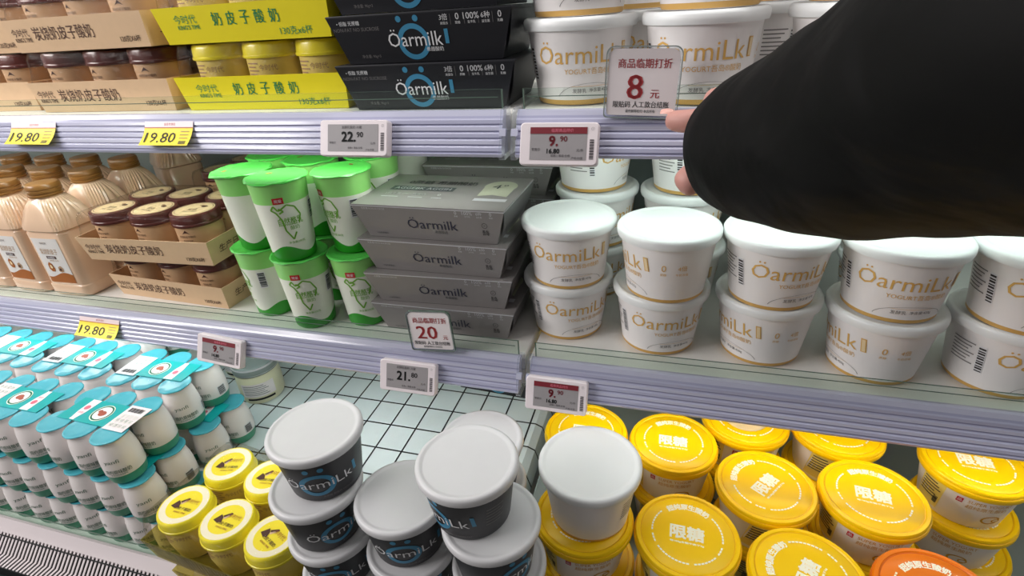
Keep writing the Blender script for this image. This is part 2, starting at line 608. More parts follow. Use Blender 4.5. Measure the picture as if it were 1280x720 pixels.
shelf(XL, XM - 0.003, SH_UP, 'upper left fridge shelf with yellow paper price labels on its rail')
shelf(XM + 0.003, XR, SH_UP, 'upper right fridge shelf behind the outstretched black sleeve')
shelf(XL, XM - 0.003, SH_MID, 'middle left fridge shelf under the beige bottles and green cups')
shelf(XM + 0.003, XR, SH_MID, 'middle right fridge shelf under the white yogurt tubs')


# ------------------------------------------------------------------ yogurt tubs
def tub_r(rb, rt, z0, z1):
    return lambda z: rb + (rt - rb) * max(0.0, min(1.0, (z - z0) / (z1 - z0)))


def lid_profile(r, z0, z1):
    return [(r - 0.005, z0), (r - 0.0008, z0 + 0.0005), (r, z0 + 0.003), (r, z1 - 0.0035), (r - 0.0012, z1 - 0.0012), (r - 0.0035, z1), (r - 0.006, z1 - 0.0004),
            (r - 0.0075, z1 - 0.0014), (r - 0.010, z1 - 0.0016), (r * 0.5, z1 - 0.0014), (0.0005, z1 - 0.0014)]


WH, WR = 0.081, 0.0575
white_group = 'white yogurt tubs with gold lettering'


def make_white_tub(label, loc, rz):
    t = thing('yogurt_tub', label, 'yogurt tub', loc, rz, white_group)
    rf = tub_r(0.0435, 0.0525, 0.003, 0.070)
    b = MB()
    b.lathe([(0.040, 0.0), (0.0428, 0.0008), (0.0440, 0.0022), (0.0444, 0.0056), (0.0446, 0.0058), (0.0448, 0.0082), (0.0530, 0.070)],
            ['white_paper', 'gold_print', 'gold_print', 'gold_print', 'white_paper', 'white_paper'], 48, capb='white_paper')
    rf = lambda z: 0.0448 + (0.0530 - 0.0448) * (z - 0.0082) / (0.0618)
    fn = cone_fn(rf, 0.047)
    b.text('ÖarmiLk', fn, 'gold_print', 0.0205, 0.088, -0.004, 0.0030, -0.002, 0.15)
    b.patch(0.0435, 0.0490, -0.0065, 0.0105, fn, 'gold_print', 2)
    fi = cone_fn(rf, 0.047, eps=0.0007)
    b.patch(0.0445, 0.0480, -0.0055, 0.0095, fi, 'cream_paper', 2)
    b.text('YOGURT吾岛®酸奶', fn, 'gold_print', 0.0060, 0.056, 0.010, -0.0140, 0.004, 0.3)
    fb = cone_fn(rf, 0.0145)
    b.text('发酵乳', fb, 'grey_print', 0.0044, None, -0.003, 0.0, 0.01, 0.4)
    b.text('净含量:420g', fb, 'grey_print', 0.0044, None, 0.017, 0.0, 0.01, 0.4)
    b.ring2d(0.009, -0.0070, 0.0330, 0.0336, fb, 'grey_print', 30, 0.42, 0.12, PI - 0.12)
    b.patch(-0.012, 0.030, 0.0040, 0.0043, fb, 'gold_print', 8)
    # side panel: icons, small print, nutrition table and barcode
    fs = cone_fn(rf, 0.047, 1.55)
    b.text('0', fs, 'gold_print', 0.008, None, -0.012, 0.0, 0.0, 0.5)
    b.text('蔗糖', fs, 'gold_print', 0.0032, None, -0.012, -0.008, 0.0, 0.5)
    b.text('4倍', fs, 'gold_print', 0.0065, None, 0.008, 0.0, 0.0, 0.5)
    b.text('牛奶浓缩', fs, 'gold_print', 0.0032, None, 0.008, -0.008, 0.0, 0.5)
    fs2 = cone_fn(rf, 0.040, -1.55)
    for i in range(7):
        b.patch(-0.014, 0.010 - 0.003 * (i % 3), 0.014 - 0.004 * i, 0.0152 - 0.004 * i, fs2, 'grey_print', 4)
    b.patch(0.013, 0.020, -0.016, 0.016, fs2, 'white_print', 2)
    for i in range(10):
        b.patch(0.0135, 0.0195, -0.015 + 0.003 * i, -0.0136 + 0.003 * i + 0.0006 * (i % 2), cone_fn(rf, 0.040, -1.55, 0.0007), 'dark_print', 2)
    b.build('cup', t)
    b = MB()
    b.lathe(lid_profile(WR, 0.0695, WH), 'white_lid', 56, capb='white_lid')
    b.build('lid', t)
    return t


def place(proto, spots, group=None):
    for lab, loc, rz in spots:
        dup(proto, lab, loc, rz, group)


zm, z2, z3 = SH_MID, SH_MID + WH, SH_MID + 2 * WH
fa = 0.19     # turns a tub's lettering towards the shopper
tw = make_white_tub('white yogurt tub with gold lettering, upper of the leftmost front stack on the middle shelf', (-0.1176, 0.6114, z2), fa)
place(tw, [
    ('white yogurt tub standing on the middle shelf, lower of the leftmost front stack', (-0.1215, 0.624, zm), fa + 0.35),
    ('white yogurt tub with small gold icons turned forward, upper of the second front stack', (0.0, 0.597, z2), -1.35),
    ('white yogurt tub standing on the middle shelf, lower of the second front stack', (-0.004, 0.612, zm), fa + 0.12),
    ('white yogurt tub below the black sleeve, upper of the third front stack', (0.1155, 0.600, z2), 0.35),
    ('white yogurt tub standing on the middle shelf, lower of the third front stack', (0.1165, 0.612, zm), -1.15),
    ('white yogurt tub with its full gold name forward, upper of the fourth front stack', (0.2310, 0.595, z2), -0.05),
    ('white yogurt tub standing on the middle shelf, lower of the fourth front stack', (0.2325, 0.600, zm), -1.45),
    ('white yogurt tub cut by the photo edge, upper of the rightmost front stack', (0.3465, 0.588, z2), 0.10),
    ('white yogurt tub cut by the photo edge, lower of the rightmost front stack', (0.3500, 0.600, zm), 0.45),
])
yb = 0.742
for i, (x, nm) in enumerate(((-0.105, 'behind the leftmost front stack'), (0.016, 'behind the second front stack, by the thumb'), (0.142, 'behind the third and fourth front stacks'), (0.27, 'behind the rightmost front stacks'))):
    for k, w in enumerate(('bottom', 'second', 'topmost')):
        if k == 2 and i > 1:
            continue
        dup(tw, 'white yogurt tub, back row %s, %s' % (w, nm), (x + 0.004 * ((k + i) % 2), yb - 0.004 * k, zm + WH * k), 0.3 - 0.35 * i + 0.5 * k)
zu = SH_UP
place(tw, [
    ('white yogurt tub standing on the upper shelf left of the big 8 sign', (-0.1030, 0.6100, zu), 0.22),
    ('white yogurt tub cut by the photo top, above the tub left of the 8 sign', (-0.1040, 0.609, zu + WH), 0.30),
    ('white yogurt tub standing on the upper shelf right behind the big 8 sign', (0.0170, 0.6010, zu), 0.0),
    ('white yogurt tub cut by the photo top, on the tub behind the big 8 sign', (0.020, 0.600, zu + WH), 0.05),
    ('white yogurt tub standing on the upper shelf partly hidden by the black sleeve', (0.147, 0.600, zu), 0.1),
    ('white yogurt tub cut by the photo top, on the tub hidden by the sleeve', (0.148, 0.600, zu + WH), 0.1),
    ('white yogurt tub in the upper shelf back row, lower, between the two front stacks', (-0.052, 0.730, zu), 0.6),
    ('white yogurt tub in the upper shelf back row, upper, between the two front stacks', (-0.052, 0.730, zu + WH), 0.5),
    ('white yogurt tub in the upper shelf back row beside the black sleeve', (0.086, 0.728, zu), 1.7),
    ('white yogurt tub in the upper shelf back row, standing on another by the sleeve', (0.086, 0.728, zu + WH), 1.0),
])

# black tubs with frosted lids
BH = 0.078


def make_black_tub(label, loc, rz):
    t = thing('black_yogurt_tub', label, 'yogurt tub', loc, rz, 'black yogurt tubs with pale lids')
    b = MB()
    b.lathe([(0.040, 0.0), (0.0430, 0.0008), (0.0440, 0.003), (0.0530, 0.067)], 'black_cup', 48, capb='black_cup')
    rf = lambda z: 0.0440 + 0.0090 * (z - 0.003) / 0.064
    fn = cone_fn(rf, 0.036)
    b.ring2d(-0.002, -0.006, 0.0152, 0.0218, cone_fn(rf, 0.036, eps=0.0003), 'blue_print', 40, 0.86)
    for u in (-0.0105, 0.0065):
        b.ring2d(u, 0.0200, 0.0, 0.0036, fn, 'blue_print', 16)
    b.text('ÖarmiLk', cone_fn(rf, 0.036, eps=0.0006), 'white_print', 0.0165, 0.082, 0.0, -0.003, -0.004, 0.15)
    b.patch(0.0440, 0.0485, -0.0090, 0.0070, fn, 'blue_print', 2)
    b.text('无蔗糖 高蛋白 NON-FAT', fn, 'grey_print', 0.0034, None, 0.020, -0.0275, 0, 0.4)
    fs = cone_fn(rf, 0.036, 1.5)
    for i in range(6):
        b.patch(-0.012, 0.010 - 0.004 * (i % 2), 0.012 - 0.005 * i, 0.0132 - 0.005 * i, fs, 'grey_print', 4)
    b.build('cup', t)
    b = MB()
    b.lathe(lid_profile(WR, 0.0665, BH), 'frost_lid', 56, capb='frost_lid')
    b.build('lid', t)
    return t


BK = 0.895      # these tubs are a little smaller than the white ones
zb, BP = GZ, 0.078 * 0.895
tb = make_black_tub('black yogurt tub with pale lid, topmost of the left stack on the grid mat', (-0.3531, 0.3668, zb + 3 * BP), 0.50)
tb.scale = (BK,) * 3
for lab, x, y, n, rz in [
        ('black yogurt tub with pale lid, second from the top of the left stack', -0.3608, 0.3542, 2, 1.0),
        ('black yogurt tub with pale lid, third from the top of the left stack', -0.3572, 0.3552, 1, 0.45),
        ('black yogurt tub with pale lid, bottom of the left stack', -0.3572, 0.3562, 0, 0.45),
        ('black yogurt tub with pale lid, top of the centre stack of black tubs', -0.2568, 0.3597, 2, 0.40),
        ('black yogurt tub with pale lid, second from the top of the centre stack', -0.2540, 0.3567, 1, 0.95),
        ('black yogurt tub with pale lid, bottom of the centre stack of black tubs', -0.2540, 0.3572, 0, 0.95),
        ('black yogurt tub with pale lid, topmost of the stack nearest the yellow tubs', -0.1738, 0.3597, 3, -0.55),
        ('black yogurt tub, second from the top of the stack nearest the yellow tubs', -0.1528, 0.3542, 2, 0.95),
        ('black yogurt tub, third from the top of the stack nearest the yellow tubs', -0.1500, 0.3572, 1, 0.3),
        ('black yogurt tub with pale lid, bottom of the stack nearest the yellow tubs', -0.1500, 0.3572, 0, 0.2),
        ('pale-lidded tub peeping out behind the stack nearest the yellow tubs, topmost', -0.1994, 0.4604, 2, 0.3),
        ('black yogurt tub behind the stack nearest the yellow tubs, second from the top', -0.1994, 0.4614, 1, 0.3),
        ('black yogurt tub behind the stack nearest the yellow tubs, bottom', -0.1994, 0.4614, 0, 0.3)]:
    dup(tb, lab, (x, y, zb + n * BP), rz)

# yellow tubs
YH, YR = 0.0685, 0.058


def make_yellow_tub(label, loc, rz, lidm='yellow_lid', grv='yellow_lid_groove', name='yellow_yogurt_tub', group='yellow-lidded yogurt tubs'):
    t = thing(name, label, 'yogurt tub', loc, rz, group)
    b = MB()
    b.lathe([(0.041, 0.0), (0.0440, 0.0008), (0.0448, 0.003), (0.0535, 0.058)], 'tub_side', 48, capb='tub_side')
    rf = lambda z: 0.0448 + 0.0087 * (z - 0.003) / 0.055
    fn = cone_fn(rf, 0.036)
    b.patch(-0.0280, -0.0215, 0.005, 0.013, fn, 'red_print', 2)
    b.text('品', cone_fn(rf, 0.036, eps=0.0007), 'white_print', 0.0045, None, -0.0248, 0.0093, 0, 0.5)
    b.text('SUPER YOGURT', fn, 'yellow_print', 0.0052, 0.046, 0.006, 0.0105, 0.01, 0.3)
    b.text('超纯原生酸奶', fn, 'yellow_print', 0.0066, 0.042, 0.004, 0.0020, 0.01, 0.3)
    b.ring2d(0.014, -0.017, 0.0085, 0.0108, fn, 'yellow_print', 24, 0.7, 0.3, 5.6)
    b.ring2d(0.020, -0.018, 0.0035, 0.0052, fn, 'yellow_print', 18, 0.7)
    b.patch(-0.070, -0.040, -0.028, 0.020, fn, 'tub_yellow_panel', 6)
    fp = cone_fn(rf, 0.036, eps=0.0008)
    for i in range(6):
        b.patch(-0.067, -0.049 + 0.003 * (i % 3), 0.012 - 0.005 * i, 0.0136 - 0.005 * i, fp, 'dark_print', 4)
    for i in range(9):
        b.patch(-0.0475 + 0.0006 * i, -0.0472 + 0.0006 * i + 0.0002 * (i % 2), -0.020, -0.008, fp, 'dark_print', 1)
    fs = cone_fn(rf, 0.036, 2.4)
    b.text('超纯原生酸奶', fs, 'yellow_print', 0.0066, 0.042, 0, 0.004, 0.01, 0.3)
    b.build('cup', t)
    b = MB()
    z1 = YH
    r = YR
    prof = [(r - 0.005, z1 - 0.0125), (r - 0.0006, z1 - 0.012), (r, z1 - 0.010), (r, z1 - 0.0055), (r - 0.0006, z1 - 0.0045), (r - 0.0012, z1 - 0.0044), (r - 0.0014, z1 - 0.0014), (r - 0.0026, z1),
            (r - 0.0062, z1), (r - 0.0072, z1 - 0.0012), (r - 0.0082, z1 - 0.0013), (r - 0.0092, z1 - 0.0005), (r * 0.5, z1 - 0.0004), (0.0005, z1 - 0.0004)]
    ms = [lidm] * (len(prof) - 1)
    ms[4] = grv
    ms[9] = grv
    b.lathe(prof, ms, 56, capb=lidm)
    zt = z1 - 0.0001
    fl = lambda u, v: (u, v, zt)
    b.text('限糖', fl, 'lid_print', 0.0175, 0.036, 0, 0.001, 0.035, 0)
    b.text('每100g含糖不高于5g', fl, 'lid_print', 0.0028, 0.036, 0, -0.0125, 0.03, 0)
    b.text('超纯原生酸奶', arc_fn(0.0365, zt), 'lid_print', 0.0078, 0.049, 0, 0, 0.04, 0.25)
    R0 = 0.0378
    a = PI / 2 - 0.78
    for n, gap in ((9, 0.12), (3, 0.10), (7, 0.12), (10, 0.12), (3, 0.1), (8, 0.12), (4, 0.1)):
        s = 0.0025 / R0 * 1.55
        for i in range(n):
            aa = a - i * s
            ex = 0.78 * s
            b.grid([[((R0 + dr) * math.cos(q), (R0 + dr) * math.sin(q), zt) for q in (aa, aa - ex)] for dr in (-0.0009, 0.0009)], 'lid_print', closed=False, smooth=False, flip=True)
        a -= n * s + gap
        if a < PI / 2 - 2 * PI + 0.85:
            break
    b.build('lid', t)
    return t


yz = 0.775
ty = make_yellow_tub('yellow-lidded tub at the front, first right of the white-topped stack, lid reading clearly', (0.0457, 0.4375, yz + YH), -0.02)
place(ty, [
    ('yellow-lidded tub directly under the yellow tub next to the white-topped stack', (0.0496, 0.4385, yz), 0.4),
    ('yellow-lidded tub directly under the white tub of the lower deck', (-0.0705, 0.4385, yz + YH), 0.3),
    ('yellow-lidded tub two below the white tub of the lower deck', (-0.0668, 0.437, yz), 0.1),
    ('yellow-lidded tub in the second row, upper, behind the front tub with clear lid text', (0.0277, 0.5810, yz + YH), 0.02),
    ('yellow-lidded tub in the second row, lower, behind the front tub with clear lid text', (0.0300, 0.5810, yz), 0.5),
    ('yellow-lidded tub near the middle of the yellow group with its lid text turned sideways', (0.1372, 0.5300, yz + YH), 0.95),
    ('yellow-lidded tub beneath the tub whose lid text is turned sideways', (0.140, 0.532, yz), 0.6),
    ('yellow-lidded tub cut by the photo bottom with lid text turned on end', (0.1645, 0.4160, yz + YH), 1.15),
    ('yellow-lidded tub under the one cut by the photo bottom', (0.166, 0.418, yz), 0.2),
    ('yellow-lidded tub with the widest looking lid, left of the two-tub right stack', (0.2548, 0.5400, yz + YH), -0.12),
    ('yellow-lidded tub beneath the tub with the widest looking lid', (0.2570, 0.539, yz), -0.3),
    ('yellow-lidded tub at the back below the rail, left of the right stack', (0.2410, 0.6555, yz + YH), 0.6),
    ('yellow-lidded tub lower at the back below the rail, left of the right stack', (0.241, 0.656, yz), 0.6),
    ('yellow-lidded tub at the back below the rail, its lid carrying a pale sticker', (0.1240, 0.6510, yz + YH), 0.2),
    ('yellow-lidded tub under the tub with the pale lid sticker', (0.124, 0.652, yz), 0.2),
    ('yellow-lidded tub at the back directly below the grey price tag', (-0.0900, 0.5770, yz + YH), 0.0),
    ('yellow-lidded tub lower at the back below the grey price tag', (-0.092, 0.578, yz), -0.1),
    ('yellow-lidded tub topmost of the right stack, showing its red square and gold name', (0.3870, 0.6240, yz + YH), -0.05),
    ('yellow-lidded tub in the middle of the right stack, showing its gold name and swirl', (0.3900, 0.6180, yz), -0.50),
    ('yellow-lidded tub at the very bottom of the right stack, only its lid rim showing', (0.4030, 0.6170, 0.7065), 0.3),
])
st = MB()
st.ring2d(0, 0, 0, 0.030, lambda u, v: (0.1240 + u, 0.651 + v, yz + 2 * YH + 0.0006), 'cream_paper', 26)
for i in range(5):
    st.patch(-0.016 + 0.003 * (i % 2), 0.014, -0.015 + 0.006 * i, -0.013 + 0.006 * i, lambda u, v: (0.1240 + u, 0.651 + v, yz + 2 * YH + 0.0008), 'dark_print', 1)
o = st.build('lid_sticker')
tag(o, 'round pale sticker with dark print on a yellow lid below the rail', 'sticker')
tor = make_yellow_tub('orange-lidded yogurt tub cut by the photo bottom, beside the yellow tubs', (0.2815, 0.4180, yz + YH), 0.12, 'orange_lid', 'orange_groove', 'orange_yogurt_tub', 'orange-lidded yogurt tubs')
dup(tor, 'orange-lidded yogurt tub under the orange one cut by the photo bottom', (0.2840, 0.4200, yz), 0.4)
dup(tw, 'white tub with blank side standing on a yellow-lidded tub of the lower deck', (-0.0648, 0.4443, yz + 2 * YH), 2.75)


# ------------------------------------------------------------------ trays of six cups in film
TW, TD, TP = 0.226, 0.150, 0.0755   # bottom width, bottom depth, stacking height


def make_tray(label, loc, rz, kind):
    beige = kind == 'beige'
    card, inside, ink = {'beige': ('kraft_card', 'kraft_inside', 'brown_print'), 'yellow': ('yellow_card', 'yellow_inside', 'green_print'), 'clear': ('clear_tray', 'clear_tray', 'green_print')}[kind]
    t = thing({'beige': 'cup_tray', 'yellow': 'yellow_cup_tray', 'clear': 'wrapped_cup_tray'}[kind], label, 'yogurt tray', loc, rz, {'beige': 'beige trays of six maroon-lidded cups', 'yellow': 'yellow trays of six yellow-lidded cups', 'clear': 'clear-wrapped trays on the lower deck'}[kind])
    hw, hd, fl, h, th = TW / 2, TD / 2, 0.006, 0.039, 0.0012
    b = MB()
    low = [(-hw, -hd), (hw, -hd), (hw, hd), (-hw, hd)]
    up = [(-hw - fl, -hd - fl), (hw + fl, -hd - fl), (hw + fl, hd + fl), (-hw - fl, hd + fl)]
    ups = [(-hw - fl + th, -hd - fl + th), (hw + fl - th, -hd - fl + th), (hw + fl - th, hd + fl - th), (-hw - fl + th, hd + fl - th)]
    lows = [(-hw + th, -hd + th), (hw - th, -hd + th), (hw - th, hd - th), (-hw + th, hd - th)]
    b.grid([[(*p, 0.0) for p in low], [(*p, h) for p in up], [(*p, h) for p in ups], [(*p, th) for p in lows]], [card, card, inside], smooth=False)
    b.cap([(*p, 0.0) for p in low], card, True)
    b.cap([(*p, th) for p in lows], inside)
    # printing on the sloping front and end panels
    sl = fl / h
    fn = lambda u, v: (u, -hd - sl * v - 0.0005, v)
    if beige:
        b.text('今时代', fn, ink, 0.0095, 0.030, -hw + 0.019, 0.0235, 0.004, 0)
        b.text('KING’S TIME', fn, ink, 0.0050, 0.030, -hw + 0.020, 0.0150, 0.02, 0)
        b.text('炭烧奶皮子酸奶', fn, ink, 0.0158, 0.104, -hw + 0.094, 0.0215, 0.009, 0)
        b.text('120克X6杯', fn, ink, 0.0072, 0.032, hw - 0.026, 0.0100, 0.012, 0)
    elif kind == 'yellow':
        b.text('今时代', fn, ink, 0.0095, 0.032, -hw + 0.038, 0.0260, 0.004, 0)
        b.text('KING’S TIME', fn, ink, 0.0045, 0.032, -hw + 0.040, 0.0175, 0.02, 0)
        for i, ch in enumerate('奶皮子酸奶'):
            b.text(ch, fn, ink, 0.0140, 0.0125, -hw + 0.083 + 0.0195 * i, 0.0245, 0.014, 0)
        b.text('130克x6杯', fn, ink, 0.0085, 0.042, hw - 0.042, 0.0085, 0.006, 0)
    fe = lambda u, v: (hw + sl * v + 0.0005, u, v)
    fw = lambda u, v: (-hw - sl * v - 0.0005, -u, v)
    if kind != 'clear':
        b.text('生产日期', fe, ink, 0.0120, 0.056, -0.030, 0.020, 0.010, 0)
        b.text('生产日期', fw, ink, 0.0120, 0.056, 0.0, 0.020, 0.010, 0)
    else:
        for i in range(34):      # pleats pressed into the clear wall
            u = -hw + 0.006 + 0.0065 * i
            b.face([fn(u, 0.002), fn(u + 0.0016, 0.002), fn(u + 0.0056, h - 0.003), fn(u + 0.0040, h - 0.003)], 'pleat')
    b.build('tray', t)
    # cups
    cm, lm = ('beige_cup', 'maroon_lid') if beige else ('yellow_cup', 'pale_yellow_lid')
    cb = MB()
    cb.lathe([(0.026, 0.0015), (0.028, 0.003), (0.0325, 0.030), (0.0325, 0.058)], cm, 26, capb=cm)
    rf = lambda z: 0.0325
    fc = cone_fn(rf, 0.040)
    if beige:
        cb.poly2d([(-0.006, 0.006), (0, 0.012), (0.006, 0.006), (0.002, 0.008), (-0.002, 0.008)], fc, 'brown_print')
        cb.text('炭烧奶皮子酸奶', fc, 'brown_print', 0.0034, None, 0, 0.002, 0.01, 0.5)
        cb.text('今时代', fc, 'brown_print', 0.005, None, 0, -0.005, 0.01, 0.5)
    else:
        for i in range(4):
            cb.patch(-0.016, 0.002 - 0.004 * (i % 2), 0.010 - 0.004 * i, 0.0115 - 0.004 * i, fc, 'kraft_inside', 3)
        cb.text('今时代', fc, 'kraft_inside', 0.007, None, 0.014, 0.006, 0.01, 0.5)
    lb = MB()
    zt = 0.0735
    if beige:
        lb.lathe([(0.0335, 0.0555), (0.0350, 0.056), (0.0355, 0.058), (0.0350, 0.060), (0.0345, 0.0605), (0.0345, 0.0700), (0.0335, 0.0725), (0.0315, zt), (0.029, zt - 0.0004), (0.0005, zt - 0.0004)], lm, 32, capb=lm)
        fl2 = lambda u, v: (u, v, zt - 0.0001)
        lb.ring2d(0, 0, 0, 0.0290, fl2, 'cream_paper', 30)
        fl3 = lambda u, v: (u, v, zt + 0.0002)
        lb.ring2d(0, 0, 0.0262, 0.0268, fl3, 'brown_print', 30)
        lb.ring2d(0.010, 0.011, 0, 0.0055, fl3, 'brown_print', 10, 0.6)
        lb.ring2d(0.003, 0.015, 0, 0.0040, fl3, 'kraft_inside', 10, 0.5)
        lb.text('炭烧', fl3, 'brown_print', 0.0075, None, -0.001, -0.002, 0.01, 0)
        lb.text('奶皮子酸奶', fl3, 'brown_print', 0.0042, None, 0, -0.0105, 0.01, 0)
    else:
        lb.lathe([(0.0330, 0.0560), (0.0350, 0.0565), (0.0356, 0.0580), (0.0352, 0.0598), (0.0345, 0.0603), (0.0338, 0.0695), (0.0330, 0.0722), (0.0316, zt), (0.0300, zt - 0.0005), (0.0005, zt - 0.0005)], lm, 32, capb=lm)
        fl2 = lambda u, v: (u, v, zt - 0.0002)
        lb.ring2d(0, 0, 0.0222, 0.0303, fl2, 'cream_ring', 30)
        lb.ring2d(0, 0, 0, 0.0222, fl2, 'yellow_disc', 30)
        fl3 = lambda u, v: (u, v, zt + 0.0002)
        lb.poly2d([(-0.016, -0.006), (-0.011, 0.004), (-0.006, 0.001), (-0.003, -0.006), (-0.009, -0.008)], fl3, 'brown_print')
        lb.poly2d([(-0.008, 0.003), (0.000, 0.010), (0.003, 0.009), (-0.001, 0.003), (-0.005, 0.001)], fl3, 'brown_print')
        lb.poly2d([(-0.006, 0.000), (-0.001, 0.006), (0.001, 0.005), (-0.003, -0.001)], fl3, 'peach_bottle')
        lb.text('奶皮子酸奶', fl3, 'brown_print', 0.0048, None, 0.004, -0.0065, 0.012, 0)
        lb.text('今时代', fl3, 'caramel_print', 0.0065, None, 0.008, 0.006, 0.0, 0)
        lb.text('KINGS TIME', fl3, 'caramel_print', 0.0024, None, 0.004, -0.0125, 0.02, 0)
    c0 = l0 = None
    for j in (-1, 1):
        for i in (-1, 0, 1):
            if c0 is None:
                c = c0 = cb.build('cup', t)
                l = l0 = lb.build('lid', c)
            else:
                c = c0.copy()
                COL.objects.link(c)
                c.parent = t
                l = l0.copy()
                COL.objects.link(l)
                l.parent = c
            c.location = (i * 0.0742, j * 0.0370, 0.0)
            c.rotation_euler = (0, 0, random.uniform(-0.35, 0.35))
    # shrink film over the cups, tucked into the tray
    f = MB()
    rows = []
    for k, (ins, z) in enumerate(((0.0008, 0.0375), (0.0028, 0.052), (0.0042, 0.066), (0.0065, 0.0742), (0.012, TP - 0.0006))):
        x, y = hw + fl - 0.0005 - ins, hd + fl - 0.0005 - ins
        ring = []
        cr = 0.012
        for q in range(4):
            cx, cy = (x - cr) * (1, -1, -1, 1)[q], (y - cr) * (1, 1, -1, -1)[q]
            for s in range(6):
                a = PI / 2 * q + PI / 2 * s / 5
                w = random.uniform(-0.0011, 0.0004) if 0 < k < 4 else 0
                ring.append((cx + (cr + w) * math.cos(a), cy + (cr + w) * math.sin(a), z))
            nx, ny = [(x - cr) * (1, -1, -1, 1)[(q + 1) % 4], (y - cr) * (1, 1, -1, -1)[(q + 1) % 4]]
            a = PI / 2 * (q + 1)
            for s in range(1, 8):
                f_ = s / 8
                w = random.uniform(-0.0018, 0.0003) if 0 < k < 4 else 0
                px, py = cx + (nx - cx) * f_, cy + (ny - cy) * f_
                ring.append((px + (cr + w) * math.cos(a), py + (cr + w) * math.sin(a), z))
        rows.append(ring)
    f.grid(rows, 'clear_film')
    f.cap(rows[-1], 'clear_film')
    f.build('shrink_film', t, sharp=70)
    return t


ta = make_tray('beige tray of six maroon-lidded cups, upper of the pair in front on the middle shelf', (-0.7540, 0.6370, SH_MID + TP), 0.045, 'beige')
tx, tyy = -0.7305, 0.6480
place(ta, [
    ('beige tray of six maroon-lidded cups, lower of the front pair on the middle shelf', (-0.7500, 0.6520, SH_MID), -0.055),
    ('beige tray of six cups lying right on the upper shelf rail, lower of that stack', (tx, tyy - 0.0, SH_UP), 0.01),
    ('beige tray of six cups, upper of the upper shelf stack, next to the yellow trays', (tx - 0.0, tyy, SH_UP + TP), -0.02),
    ('beige tray of six cups at the left photo edge on the upper shelf, lower', (-0.990, 0.660, SH_UP), 0.03),
    ('beige tray of six cups at the left photo edge on the upper shelf, upper', (-0.985, 0.668, SH_UP + TP), 0.05),
    ('beige tray of six cups behind the front pair, lower of the back stack', (-0.746, 0.850, SH_MID), 0.02),
    ('beige tray of six cups behind the front pair, upper of the back stack', (-0.744, 0.852, SH_MID + TP), 0.0),
])
tyel = make_tray('bright yellow tray of six yellow-lidded cups, lower of the two on the upper shelf', (-0.4790, 0.6480, SH_UP), 0.005, 'yellow')
place(tyel, [
    ('bright yellow tray of six yellow-lidded cups, upper of the two on the upper shelf', (-0.4800, 0.6475, SH_UP + TP), -0.015),
])
tcl = make_tray('clear-wrapped tray of six yellow cups on the lower deck, upper, between bottles and black tubs', (-0.5377, 0.4047, DK + TP * 1.06), -0.09, 'clear')
tcl.scale = (1.06,) * 3
dup(tcl, 'clear-wrapped tray of six yellow cups on the lower deck, under another such tray', (-0.5330, 0.4220, DK), -0.05)

